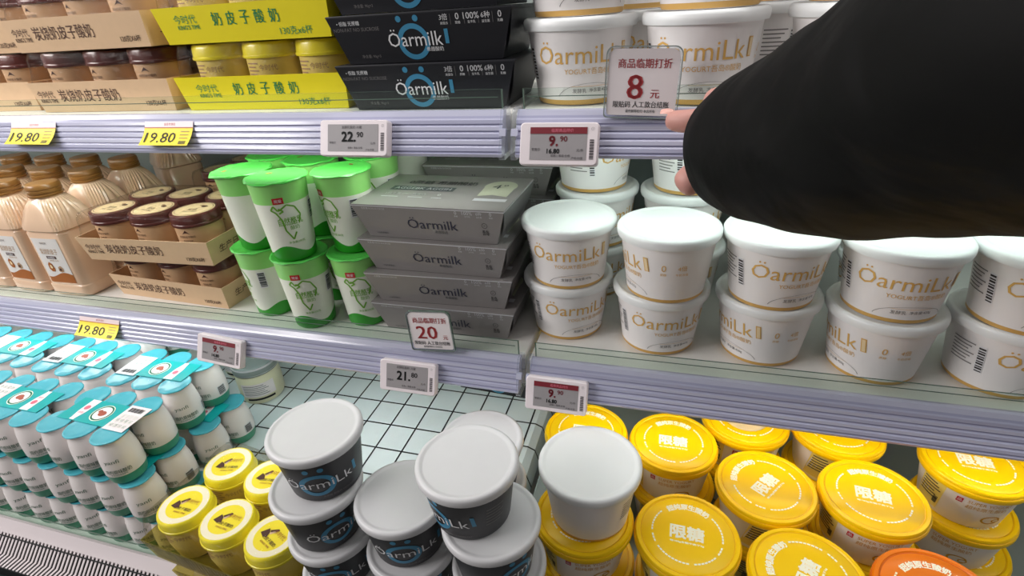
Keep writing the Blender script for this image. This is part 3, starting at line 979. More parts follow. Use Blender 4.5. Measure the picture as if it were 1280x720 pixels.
# ------------------------------------------------------------------ boxes of cups: black and grey
def make_pack(label, loc, rz, kind):
    dark = kind == 'black'
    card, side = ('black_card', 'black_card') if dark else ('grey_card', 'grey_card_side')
    t = thing('black_carton' if dark else 'grey_carton', label, 'yogurt carton', loc, rz, 'black cartons' if dark else 'grey cartons')
    h = 0.0460 if not dark else 0.0475
    b = MB()
    lw, lw2, ld, ld2 = 0.086, 0.1005, 0.054, 0.0635
    low = [(-lw, -ld), (lw, -ld), (lw, ld), (-lw, ld)]
    up = [(-lw2, -ld2), (lw2, -ld2), (lw2, ld2), (-lw2, ld2)]
    zt = h - 0.0006
    r0 = [(*p, 0.0) for p in low]
    r1 = [(p[0] * 0.995, p[1] * 0.995, zt - 0.0025) for p in up]
    r2 = [(*p, zt - 0.0012) for p in up]
    r3 = [(p[0] * 0.997, p[1] * 0.996, zt) for p in up]
    b.grid([r0, r1, r2, r3], [card, 'silver_edge' if not dark else side, card], smooth=False)
    b.cap(r0, card, True)
    b.cap(r3, card)
    sl = (ld2 - ld) / zt
    fn = lambda u, v: (u, -ld - sl * v - 0.0006, v)
    f2 = lambda u, v: (u, -ld - sl * v - 0.0010, v)
    if dark:
        b.ring2d(-0.006, 0.0195, 0.0125, 0.0175, fn, 'blue_print', 36, 0.98)
        for u in (-0.0185, 0.000):
            b.ring2d(u, 0.0410, 0, 0.0030, fn, 'blue_print', 14)
        b.text('Öarmilk', f2, 'white_print', 0.0165, 0.060, -0.004, 0.0235, 0.0, 0)
        b.patch(0.0285, 0.0325, 0.0165, 0.0300, fn, 'blue_print', 1)
        b.text('希腊酸奶', f2, 'white_print', 0.0044, None, 0.016, 0.0120, 0.01, 0)
        b.text('• 低脂 无蔗糖', fn, 'white_print', 0.0042, None, -0.076, 0.0395, 0.01, 0)
        b.text('NON-FAT NO SUCROSE', fn, 'grey_print', 0.0034, None, -0.068, 0.0335, 0.01, 0)
        b.text('净含量: 90g×3', fn, 'grey_print', 0.0040, None, -0.058, 0.0070, 0.01, 0)
        for i, (a, c) in enumerate((('3倍', '高蛋白'), ('0', '蔗糖'), ('100%', '生牛乳'), ('6种', '益生菌'), ('0', '乳糖'))):
            u = 0.030 + 0.0145 * i
            b.text(a, fn, 'white_print', 0.0058, None, u, 0.0405, 0.012, 0)
            b.text(c, fn, 'white_print', 0.0026, None, u, 0.0350, 0.01, 0)
            if i:
                b.patch(u - 0.0075, u - 0.0071, 0.0335, 0.0430, fn, 'grey_print', 1)
    else:
        b.text('Öarmilk', fn, 'navy_print', 0.0155, 0.066, 0.006, 0.0235, -0.003, 0)
        b.text('希腊酸奶', fn, 'slate_print', 0.0040, None, 0.016, 0.0120, 0.01, 0)
        b.text('无蔗糖 NON-SUCROSE', fn, 'silver_edge', 0.0030, None, -0.070, 0.0405, 0.01, 0)
        b.text('4.0g优质蛋白', fn, 'slate_print', 0.0030, None, -0.066, 0.0060, 0.01, 0)
        for i, (a, c) in enumerate((('0', '蔗糖'), ('100%', '生牛乳'), ('6种', '益生菌'), ('0', '添加'))):
            u = 0.040 + 0.0145 * i
            b.text(a, fn, 'silver_edge', 0.0046, None, u, 0.0405, 0.01, 0)
            b.text(c, fn, 'silver_edge', 0.0022, None, u, 0.0360, 0.01, 0)
        b.text('⊖', fn, 'slot_black', 0.007, None, 0.074, 0.0250, 0.01, 0)
        b.text('吾岛', fn, 'slot_black', 0.0072, 0.008, 0.074, 0.0155, 0.02, 0)
        # top face
        ft = lambda u, v: (u, v, zt + 0.0004)
        b.text('0蔗糖 希腊酸奶', ft, 'slate_print', 0.0150, 0.098, -0.015, 0.030, 0.012, 0)
        b.patch(-0.078, 0.012, -0.004, 0.012, ft, 'slate_print', 1)
        b.text('AGGEBK AGGIH', lambda u, v: (u, v, zt + 0.0006), 'silver_edge', 0.0085, 0.080, -0.033, 0.004, 0.01, 0)
        for i in range(3):
            b.text(('1倍牛乳', '高蛋白', '0')[i], ft, 'silver_edge', 0.0062, None, (-0.064, -0.028, 0.000)[i], -0.018, 0.02, 0)
            b.patch((-0.076, -0.038, -0.006)[i], (-0.052, -0.018, 0.008)[i], -0.031, -0.029, ft, 'silver_edge', 1)
        b.ring2d(0.068, 0.024, 0, 0.0215, ft, 'pale_badge', 30, 1.0)
        b.poly2d([(0.048, 0.016), (0.088, 0.016), (0.088, -0.016), (0.068, -0.010), (0.050, -0.016)], lambda u, v: (u, v, zt + 0.0005), 'pale_badge')
        b.text('4°', lambda u, v: (u, v, zt + 0.0007), 'slate_print', 0.017, None, 0.068, 0.022, 0.0, 0)
        b.patch(0.050, 0.092, -0.033, -0.024, ft, 'silver_edge', 1)
    fe = lambda u, v: (lw + (lw2 - lw) * v / zt + 0.0006, u, v)
    b.text('净含量', fe, 'silver_edge' if not dark else 'grey_print', 0.005, None, -0.02, 0.025, 0.01, 0)
    b.build('carton_body', t)
    # tucked end flap
    e = MB()
    g = lambda y, v, d: (lw + (lw2 - lw) * v / zt + d, y, v)
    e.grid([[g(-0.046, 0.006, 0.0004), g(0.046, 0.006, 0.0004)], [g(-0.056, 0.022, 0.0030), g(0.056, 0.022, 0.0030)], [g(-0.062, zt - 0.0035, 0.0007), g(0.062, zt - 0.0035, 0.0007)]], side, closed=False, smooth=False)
    e.build('end_flap', t)
    return t


pk = make_pack('black carton with blue ring logo lying on the upper shelf, lowest of three', (-0.2585, 0.6145, SH_UP), 0.0, 'black')
place(pk, [
    ('black carton with blue ring logo on the upper shelf, second of three', (-0.2590, 0.6150, SH_UP + 0.0475), 0.008),
    ('black carton cut by the photo top, third of the upper shelf pile', (-0.2610, 0.6190, SH_UP + 0.095), -0.015),
    ('black carton with blue ring logo at the back of the grid mat', (-0.2850, 0.842, GZ + 0.0002), -0.06),
])
gk = make_pack('grey carton with visible top print, topmost of the front pile', (-0.2790, 0.6200, SH_MID + 0.138), -0.03, 'grey')
place(gk, [
    ('grey carton second from the top of the front pile', (-0.2800, 0.6210, SH_MID + 0.092), -0.02),
    ('grey carton third from the top of the front pile', (-0.2810, 0.6210, SH_MID + 0.046), 0.03),
    ('grey carton lying on the middle shelf behind the 20 sign, lowest of the front pile', (-0.2790, 0.6210, SH_MID), 0.0),
    ('grey carton in the shaded pile behind the front pile, lowest', (-0.268, 0.800, SH_MID), 0.0),
    ('grey carton in the shaded pile behind the front pile, second from below', (-0.266, 0.801, SH_MID + 0.046), 0.01),
    ('grey carton in the shaded pile behind the front pile, third from below', (-0.262, 0.800, SH_MID + 0.092), -0.01),
    ('grey carton in the shaded pile behind the front pile, topmost', (-0.264, 0.800, SH_MID + 0.138), 0.0),
])

# ------------------------------------------------------------------ green-lidded cups
GH = 0.108


def make_green_cup(label, loc, rz):
    t = thing('green_lid_cup', label, 'yogurt cup', loc, rz, 'green-lidded yogurt cups')
    b = MB()
    pr = [(0.0255, 0.0), (0.0272, 0.001), (0.0280, 0.004), (0.0364, 0.104), (0.0372, 0.1045), (0.0378, 0.1065)]
    rf = lambda z: 0.0280 + 0.0078 * (z - 0.004) / 0.1
    rows = []
    # wall with a wavy green foot and a pale green collar
    seg = 40
    def ring(z, wav=0.0):
        out = []
        for j in range(seg):
            a = 2 * PI * j / seg
            zz = z + wav * math.sin(3 * a + 0.6)
            r = rf(max(0.004, zz))
            out.append((r * math.cos(a), r * math.sin(a), zz))
        return out
    rr = [[(0.0255 * math.cos(2 * PI * j / seg), 0.0255 * math.sin(2 * PI * j / seg), 0.0) for j in range(seg)], ring(0.003), ring(0.017, 0.006), ring(0.034, 0.004), ring(0.074), ring(0.080), ring(0.104),
          [(0.0366 * math.cos(2 * PI * j / seg), 0.0366 * math.sin(2 * PI * j / seg), 0.1062) for j in range(seg)]]
    b.grid(rr, ['cup_green_deep', 'cup_green_deep', 'cup_milk', 'cup_milk', 'cup_milk', 'cup_green_pale', 'cup_green_pale'])
    b.cap(rr[0], 'cup_green_deep', True)
    fn = cone_fn(rf, 0.055)
    b.patch(-0.0065, 0.0065, 0.0255, 0.0335, fn, 'red_print', 3)
    fr_ = cone_fn(rf, 0.055, eps=0.0007)
    b.text('简爱', fr_, 'white_print', 0.0042, None, 0, 0.0295, 0.01, 0.5)
    # outline of a cow in loose strokes
    def stroke(pts, w=0.0010):
        pts = [(p[0] * 1.3 - 0.002, p[1] * 1.3) for p in pts]
        for (a, c), (d, e) in zip(pts, pts[1:]):
            L = math.hypot(d - a, e - c) or 1
            nx, ny = -(e - c) / L * w, (d - a) / L * w
            b.face([fn(a - nx, c - ny), fn(d - nx, e - ny), fn(d + nx, e + ny), fn(a + nx, c + ny)], 'leaf_print')
    stroke([(-0.004, 0.018), (-0.001, 0.013), (0.002, 0.014), (0.008, 0.018), (0.015, 0.015), (0.019, 0.006), (0.016, -0.002)])
    stroke([(-0.004, 0.018), (-0.007, 0.014), (-0.003, 0.011), (0.001, 0.003), (0.002, -0.008), (0.007, -0.018), (0.011, -0.011)])
    stroke([(0.0, 0.015), (0.004, 0.012), (0.0, 0.010)])
    b.text('自然酪乳', fn, 'leaf_print', 0.0105, 0.030, 0.009, 0.0015, 0.015, 0.3)
    b.text('酸奶', fn, 'leaf_print', 0.0055, None, 0.012, -0.0075, 0.0, 0.4)
    b.text('净含量200克', fn, 'leaf_print', 0.0035, None, 0.010, -0.0275, 0.0, 0.4)
    fb = cone_fn(rf, 0.060, 1.35)
    b.patch(-0.005, 0.006, -0.010, 0.016, fb, 'white_print', 2)
    for i in range(9):
        b.patch(-0.004, 0.005, -0.0075 + 0.0025 * i, -0.0062 + 0.0025 * i + 0.0004 * (i % 3), cone_fn(rf, 0.060, 1.35, 0.0008), 'slate_print', 2)
    fb2 = cone_fn(rf, 0.045, 2.6)
    b.ring2d(0, 0, 0.006, 0.0075, fb2, 'leaf_print', 16)
    b.ring2d(0.01, 0.004, 0.004, 0.0054, fb2, 'leaf_print', 16)
    b.build('cup', t)
    # foil lid with slightly rippled edge and a pull tab
    f = MB()
    seg = 48
    rows = []
    for r, z in ((0.0362, GH - 0.0024), (0.0384, GH - 0.0022), (0.0389, GH - 0.0014), (0.0382, GH - 0.0006), (0.0362, GH), (0.0340, GH - 0.0008), (0.018, GH - 0.0014), (0.0005, GH - 0.0016)):
        ring_ = []
        for j in range(seg):
            a = 2 * PI * j / seg
            tabw = max(0.0, math.cos(a - 2.6)) ** 14 * 0.004 if 0.0370 < r else 0
            wv = 0.0006 * math.sin(7 * a) + 0.0004 * math.sin(12 * a + 1) if r > 0.0372 else 0
            ring_.append(((r + tabw) * math.cos(a), (r + tabw) * math.sin(a), z + wv - tabw * 0.25))
        rows.append(ring_)
    f.grid(rows, 'foil_green')
    fl = lambda u, v: (u, v, GH - 0.0008)
    f.ring2d(-0.010, 0.020, 0, 0.0045, fl, 'nut_print', 12, 0.5)
    f.build('foil_lid', t)
    return t


gz = SH_MID
tg = make_green_cup('green-lidded cup with red square label, upper of the centre front column', (-0.4825, 0.5620, gz + GH), 0.55)
place(tg, [
    ('green-lidded cup below the upper centre front cup, on the middle shelf', (-0.4835, 0.5690, gz), 0.30),
    ('green-lidded cup next to the grey cartons, upper of the right front column', (-0.4120, 0.6000, gz + GH), -0.55),
    ('green-lidded cup next to the grey cartons, standing on the middle shelf', (-0.4080, 0.5890, gz), 0.20),
    ('green-lidded cup with bent-up foil tab, upper of the left front column', (-0.5570, 0.5890, gz + GH), 1.6),
    ('green-lidded cup beside the beige trays, lower of the left front column', (-0.5650, 0.5890, gz), -0.9),
    ('green-lidded cup in the second row, upper, behind the bent-tab cup', (-0.5690, 0.6700, gz + GH), 0.2),
    ('green-lidded cup in the second row, lower, behind the left front column', (-0.5700, 0.6710, gz), 0.2),
    ('green-lidded cup in the second row, upper, behind the centre front column', (-0.4900, 0.6500, gz + GH), 0.9),
    ('green-lidded cup in the second row, lower, behind the centre front column', (-0.4910, 0.6500, gz), 0.4),
    ('green-lidded cup in the second row, upper, behind the right front column', (-0.4120, 0.6800, gz + GH), -0.2),
    ('green-lidded cup in the second row, lower, behind the right front column', (-0.4140, 0.6730, gz), 0.4),
])
dup(tg, 'larger cup behind the grey cartons, upper, leaf outline showing below the upper rail', (-0.4110, 0.7720, gz + GH * 1.15), 2.9, None, 1.15)
dup(tg, 'larger cup behind the grey cartons, lower, standing on the middle shelf', (-0.4120, 0.7730, gz), 2.6, None, 1.15)


# ------------------------------------------------------------------ tall beige shell-shouldered bottles
def make_bottle(label, loc, rz):
    t = thing('beige_bottle', label, 'drink bottle', loc, rz, 'beige bottles with gold caps')
    hx, hy = 0.0445, 0.0370
    seg = 160

    def ring(kx, ky, z, ex=4.5, rib=0.0):
        out = []
        for j in range(seg):
            a = 2 * PI * j / seg
            c, s = math.cos(a), math.sin(a)
            x = math.copysign(abs(c) ** (2 / ex), c) * kx
            y = math.copysign(abs(s) ** (2 / ex), s) * ky
            # the front and back stay smooth, the flanks carry the shell ribs
            g = min(1.0, max(0.0, (abs(c) - 0.30) / 0.2))
            k = 1 + rib * g * math.cos(40 * a)
            out.append((x * k, y * k, z))
        return out
    rows = [ring(0.036, 0.029, 0.0), ring(0.0425, 0.035, 0.0015), ring(0.0448, 0.0373, 0.006), ring(0.0448, 0.0373, 0.019), ring(0.0432, 0.0358, 0.0210), ring(hx - 0.001, hy - 0.001, 0.0228),
            ring(hx - 0.001, hy - 0.001, 0.1105), ring(hx - 0.0025, hy - 0.0025, 0.1125), ring(hx - 0.0025, hy - 0.0025, 0.1140), ring(hx + 0.0010, hy + 0.0010, 0.1165, 4.2),
            ring(hx + 0.0006, hy + 0.0006, 0.122, 4.0, 0.016), ring(hx - 0.0030, hy - 0.0020, 0.132, 3.4, 0.026), ring(0.0370, 0.0318, 0.144, 2.9, 0.030), ring(0.0310, 0.0282, 0.154, 2.4, 0.028),
            ring(0.0255, 0.0245, 0.161, 2.1, 0.012), ring(0.0222, 0.0222, 0.1635, 2), ring(0.0215, 0.0215, 0.168, 2)]
    b = MB()
    b.grid(rows, 'peach_bottle')
    b.cap(rows[0], 'peach_bottle', True)
    b.cap(rows[-1], 'peach_bottle')

    def fn(u, v, e=0.0005):
        k = max(0.0, 1 - abs(u / (hx - 0.001)) ** 4.5) ** (1 / 4.5)
        return (u, -(hy - 0.001) * k - e, v)
    n = 12
    us = [-0.027 + 0.054 * i / n for i in range(n + 1)]
    wave = [0.0395 + 0.0045 * math.sin(u * 95 + 0.4) for u in us]
    b.grid([[fn(u, 0.0255) for u in us], [fn(u, w) for u, w in zip(us, wave)], [fn(u, 0.104) for u in us]], ['caramel_print', 'label_white'], closed=False, smooth=False)
    f2 = lambda u, v: fn(u, v, 0.0009)
    b.text('今时代', f2, 'brown_print', 0.0045, None, -0.004, 0.0955, 0.0, 0.4)
    b.text('炭烧奶皮子', f2, 'kraft_inside', 0.0100, 0.036, 0.0, 0.0815, 0.0, 0.3)
    b.patch(-0.010, 0.010, 0.0685, 0.0735, f2, 'brown_print', 3)
    b.text('风味酸奶', lambda u, v: fn(u, v, 0.0012), 'white_print', 0.0036, None, 0, 0.071, 0.0, 0.4)
    b.text('净含量: 950克', f2, 'kraft_inside', 0.0030, None, 0.003, 0.0655, 0.0, 0.4)
    b.poly2d([(-0.0155, 0.050), (-0.0150, 0.058), (-0.011, 0.0625), (-0.006, 0.059), (-0.0035, 0.050), (-0.006, 0.0455), (-0.012, 0.0455)], f2, 'caramel_print')
    b.poly2d([(-0.012, 0.052), (-0.0115, 0.057), (-0.008, 0.0575), (-0.0065, 0.053), (-0.009, 0.0505)], lambda u, v: fn(u, v, 0.0012), 'cream_paper')
    b.poly2d([(0.003, 0.047), (0.0045, 0.054), (0.010, 0.0565), (0.014, 0.052), (0.0135, 0.0465), (0.008, 0.0445)], f2, 'kraft_inside')
    b.poly2d([(0.0055, 0.0480), (0.007, 0.0525), (0.011, 0.0515), (0.010, 0.0475)], lambda u, v: fn(u, v, 0.0012), 'brown_print')
    b.build('bottle_body', t)
    c = MB()
    pr = [(0.0222, 0.1655), (0.0238, 0.1658), (0.0241, 0.1685), (0.0228, 0.1692), (0.0228, 0.1712), (0.0238, 0.1718), (0.0238, 0.1752), (0.0229, 0.1758), (0.0229, 0.1772), (0.0236, 0.1778), (0.0232, 0.1828), (0.0215, 0.1848), (0.0185, 0.1852), (0.0005, 0.1848)]
    c.lathe(pr, 'gold_cap', 40, capb='gold_cap')
    c.build('cap', t)
    return t


pw, pd = 0.0915, 0.0775
bx, by = -0.9570, 0.5960
tbo = make_bottle('beige bottle in the front row touching the beige trays, its label fully visible', (bx, by, SH_MID), 0.02)
place(tbo, [
    ('beige bottle in the front row, second from the beige trays, at the photo edge', (bx - pw, by, SH_MID), -0.03),
    ('beige bottle in the front row cut off by the left photo edge', (bx - 2 * pw, by, SH_MID), 0.03),
    ('beige bottle in the second row, behind the front one that touches the trays', (bx - 0.009, by + pd, SH_MID), 0.04),
    ('beige bottle in the second row, second from the beige trays', (bx - 0.009 - pw, by + pd, SH_MID), 0.0),
    ('beige bottle in the second row, third from the beige trays', (bx - 0.009 - 2 * pw, by + pd, SH_MID), -0.02),
    ('beige bottle in the third row, cap right of the others, behind the beige trays', (bx - 0.012, by + 2 * pd, SH_MID), 0.0),
    ('beige bottle in the third row, second from the beige trays', (bx - 0.014 - pw, by + 2 * pd, SH_MID), 0.03),
    ('beige bottle in the third row, third from the beige trays', (bx - 0.014 - 2 * pw, by + 2 * pd, SH_MID), 0.02),
    ('beige bottle in the third row, fourth from the beige trays', (bx - 0.014 - 3 * pw, by + 2 * pd, SH_MID), 0.02),
])

dup(tbo, 'larger beige bottle at the back, its cap hidden by the upper rail', (-1.020, 0.905, SH_MID), 2.6, None, 1.15)

# ------------------------------------------------------------------ six-packs of small white bottles
PH = 0.0733


def make_sixpack(label, loc, rz):
    t = thing('bottle_six_pack', label, 'bottle six-pack', loc, rz, 'six-packs of white bottles with teal lids')
    b = MB()
    pr = [(0.0185, 0.0), (0.0212, 0.0010), (0.0224, 0.0040), (0.0243, 0.0155), (0.0245, 0.0160), (0.0245, 0.0300), (0.0240, 0.0400), (0.0226, 0.0510), (0.0206, 0.0600), (0.0192, 0.0650), (0.0200, 0.0680), (0.0205, 0.0695)]
    ms = ['bottle_band'] * 3 + ['bottle_milk'] * 8
    b.lathe(pr, ms, 30, capb='bottle_band', capt='bottle_milk')
    zs = [p[1] for p in pr]

    def rf(z):
        for (r0, z0), (r1, z1) in zip(pr[1:], pr[2:]):
            if z <= z1:
                return r0 + (r1 - r0) * (z - z0) / (z1 - z0)
        return 0.02
    for th in (0.0, 2.9):
        fn = cone_fn(rf, 0.030, th)
        b.text('yanfi', fn, 'sage_print', 0.0070, 0.0180, -0.001, 0.010, 0.0, 0.3)
        b.text('简约原味酸奶', fn, 'sage_print', 0.0066, 0.031, 0.002, -0.0055, 0.013, 0.3)
        b.text('零添加风味发酵乳', fn, 'sage_print', 0.0022, 0.020, 0.002, -0.0108, 0.0, 0.4)
    fb = cone_fn(rf, 0.026, 1.45)
    b.patch(-0.007, 0.007, -0.008, 0.008, fb, 'white_print', 3)
    for i in range(9):
        b.patch(-0.0055, 0.0055, -0.0068 + 0.0016 * i, -0.0060 + 0.0016 * i + 0.0003 * (i % 2), cone_fn(rf, 0.026, 1.45, 0.0008), 'dark_print', 3)
    l = MB()
    rows = []
    for r, z in ((0.0206, 0.0690), (0.0222, 0.0692), (0.0226, 0.0700), (0.0222, 0.0709), (0.0206, 0.0714), (0.0192, 0.0709), (0.0100, 0.0708), (0.0003, 0.0708)):
        rows.append([(r * math.cos(2 * PI * j / 30), r * math.sin(2 * PI * j / 30), z + (0.0003 * math.sin(6 * 2 * PI * j / 30) if r > 0.02 else 0)) for j in range(30)])
    l.grid(rows, 'teal_foil')
    l.cap(rows[0], 'teal_foil', True)
    c0 = l0 = None
    for j in (-1, 1):
        for i in (-1, 0, 1):
            if c0 is None:
                c = c0 = b.build('bottle', t)
                q = l0 = l.build('foil_lid', c)
            else:
                c = c0.copy()
                COL.objects.link(c)
                c.parent = t
                q = l0.copy()
                COL.objects.link(q)
                q.parent = c
            c.location = (i * 0.0495, j * 0.0266, 0)
            c.rotation_euler = (0, 0, random.choice((0.0, 0.3, -0.9, 0.8, 1.5)))
    # printed card strip glued across the lids
    s = MB()
    z = 0.0716
    s.box(-0.062, 0.056, -0.021, 0.021, z, z + 0.0005, 'teal_strip')
    f = lambda u, v: (u, v, z + 0.0008)
    g = lambda u, v: (u, v, z + 0.0011)
    k = lambda u, v: (u, v, z + 0.0014)
    s.ring2d(-0.004, 0, 0.0146, 0.0156, f, 'lid_print', 26)
    s.ring2d(-0.004, 0, 0.0122, 0.0140, f, 'badge_green', 26)
    s.ring2d(-0.004, 0, 0.0, 0.0122, f, 'white_print', 26)
    s.ring2d(-0.005, 0.001, 0.0, 0.0062, g, 'nut_print', 12, 0.8)
    s.ring2d(0.001, -0.002, 0.0, 0.0035, k, 'nut_print', 10, 0.8)
    s.poly2d([(0.0215, -0.020), (0.0375, -0.020), (0.0365, 0.004), (0.0335, 0.016), (0.0335, 0.020), (0.0255, 0.020), (0.0255, 0.016), (0.0225, 0.004)], f, 'white_print')
    s.ring2d(0.0295, -0.004, 0, 0.0045, g, 'pink_print', 14)
    s.text('酸奶', g, 'pink_print', 0.0040, None, 0.0295, 0.006, 0.0, 0)
    s.box(-0.068, -0.032, -0.0235, 0.0235, z + 0.0006, z + 0.0010, 'sign_white')
    g2 = lambda u, v: (u, v, z + 0.0014)
    for i in range(4):
        for m_ in range(3):
            s.patch(-0.0640 + 0.008 * i, -0.0585 + 0.008 * i, -0.006 + 0.0088 * m_, 0.0005 + 0.0088 * m_, g2, 'label_white', 1)
    for i in range(8):
        s.text('净含量'[i % 3], g2, 'sage_print', 0.0052, None, -0.0615 + 0.0075 * (i % 4), 0.015 - 0.010 * (i // 4), 0, 0)
    for i in range(12):
        s.patch(-0.0610 + 0.0020 * i, -0.0602 + 0.0020 * i + 0.0004 * (i % 3), -0.019, -0.011, g2, 'dark_print', 1)
    s.build('card_strip', t)
    return t


K6 = 1.095
L1, L2, L3 = DK, DK + PH * K6, DK + 2 * PH * K6
tp = make_sixpack('six-pack of white bottles topmost at the front right corner of the bottle stack', (-0.8010, 0.4320, L3), PI - 0.03)
tp.scale = (K6,) * 3
place(tp, [
    ('six-pack of white bottles in the middle layer at the front right corner', (-0.7900, 0.4295, L2), 0.0),
    ('six-pack of white bottles in the bottom layer at the front right corner', (-0.7800, 0.4350, L1), PI),
    ('six-pack of white bottles in the front row top layer, second from the right', (-0.9670, 0.4330, L3), 0.01),
    ('six-pack of white bottles in the front row middle layer, second from the right', (-0.9540, 0.4300, L2), 0.0),
    ('six-pack of white bottles in the front row bottom layer, second from the right', (-0.9440, 0.4350, L1), 0.0),
    ('six-pack of white bottles in the front row top layer, third from the right', (-1.1320, 0.4340, L3), 0.0),
    ('six-pack of white bottles in the front row middle layer, third from the right', (-1.1180, 0.4300, L2), PI),
    ('six-pack of white bottles in the front row bottom layer, third from the right', (-1.1080, 0.4350, L1), 0.0),
    ('six-pack of white bottles in the second row top layer, nearest the glass jar', (-0.8060, 0.5490, GZ + 0.0004 + PH * K6), 0.01),
    ('six-pack of white bottles in the second row middle layer, nearest the glass jar', (-0.7770, 0.5490, GZ + 0.0002), 0.0),
    ('six-pack of white bottles in the second row top layer, second from the jar', (-0.9715, 0.5470, L3), 0.0),
    ('six-pack of white bottles in the second row top layer, third from the jar', (-1.1360, 0.5490, L3), 0.01),
    ('six-pack of white bottles in the second row top layer, at the left photo edge', (-1.3010, 0.5480, L3), 0.0),
    ('six-pack of white bottles in the third row, lids just under the yellow paper label', (-0.9950, 0.6620, L3), 0.0),
])


# ------------------------------------------------------------------ jars of pudding
def make_jar(label, loc, rz):
    t = thing('pudding_jar', label, 'jar', loc, rz, 'clear jars of pale pudding')
    b = MB()
    b.lathe([(0.030, 0.0), (0.0385, 0.002), (0.0415, 0.010), (0.0420, 0.050), (0.0395, 0.064), (0.0385, 0.070)], 'pudding', 40, capb='pudding', capt='pudding')
    fn = cone_fn(lambda z: 0.0420, 0.034)
    b.patch(-0.030, 0.034, -0.014, 0.016, fn, 'sign_white', 12)
    f2 = cone_fn(lambda z: 0.0420, 0.034, 0, 0.0008)
    for i in range(6):
        b.patch(-0.026, 0.014 + 0.004 * (i % 3), 0.011 - 0.004 * i, 0.0120 - 0.004 * i, f2, 'slate_print', 8)
    b.patch(-0.022, 0.030, -0.0215, -0.0170, f2, 'slot_black', 10)
    b.build('jar', t)
    b = MB()
    b.lathe([(0.0390, 0.066), (0.0420, 0.0665), (0.0425, 0.068), (0.0425, 0.081), (0.0410, 0.084), (0.0380, 0.085), (0.0370, 0.0835), (0.0005, 0.0835)], 'back_grey', 40, capb='back_grey')
    b.lathe([(0.0428, 0.0690), (0.0430, 0.0694), (0.0428, 0.0700)], 'silver_edge', 40)
    b.lathe([(0.0426, 0.0800), (0.0429, 0.0805), (0.0418, 0.0835)], 'silver_edge', 40)
    b.build('lid', t)
    return t


tj = make_jar('clear jar of pale pudding with grey lid under the small white price tag', (-0.7660, 0.6960, GZ + 0.0002), 0.55)
place(tj, [
    ('clear jar of pale pudding behind the bottles, lower of a pair under the rail', (-0.8600, 0.7600, GZ + 0.0002), 0.2),
    ('clear jar of pale pudding behind the bottles, standing on another jar', (-0.8600, 0.7600, GZ + 0.0856), 0.4),
])

# ------------------------------------------------------------------ price tags, paper labels, signs
TA = math.atan(0.40)     # lean of the rail


def rail_frame(x, z, d=0.0):
    """a frame on the leaning rail face at height z (its centre): u along the shelf, v up the face, w out"""
    sh = SH_UP if z > 1.2 else SH_MID
    y = YF - 0.0055 - (sh - z) * 0.40 - 0.0014 - d
    U = Vector((1, 0, 0))
    V = Vector((0, math.sin(TA), math.cos(TA)))
    N = Vector((0, -math.cos(TA), math.sin(TA)))
    return Vector((x, y, z)), U, V, N


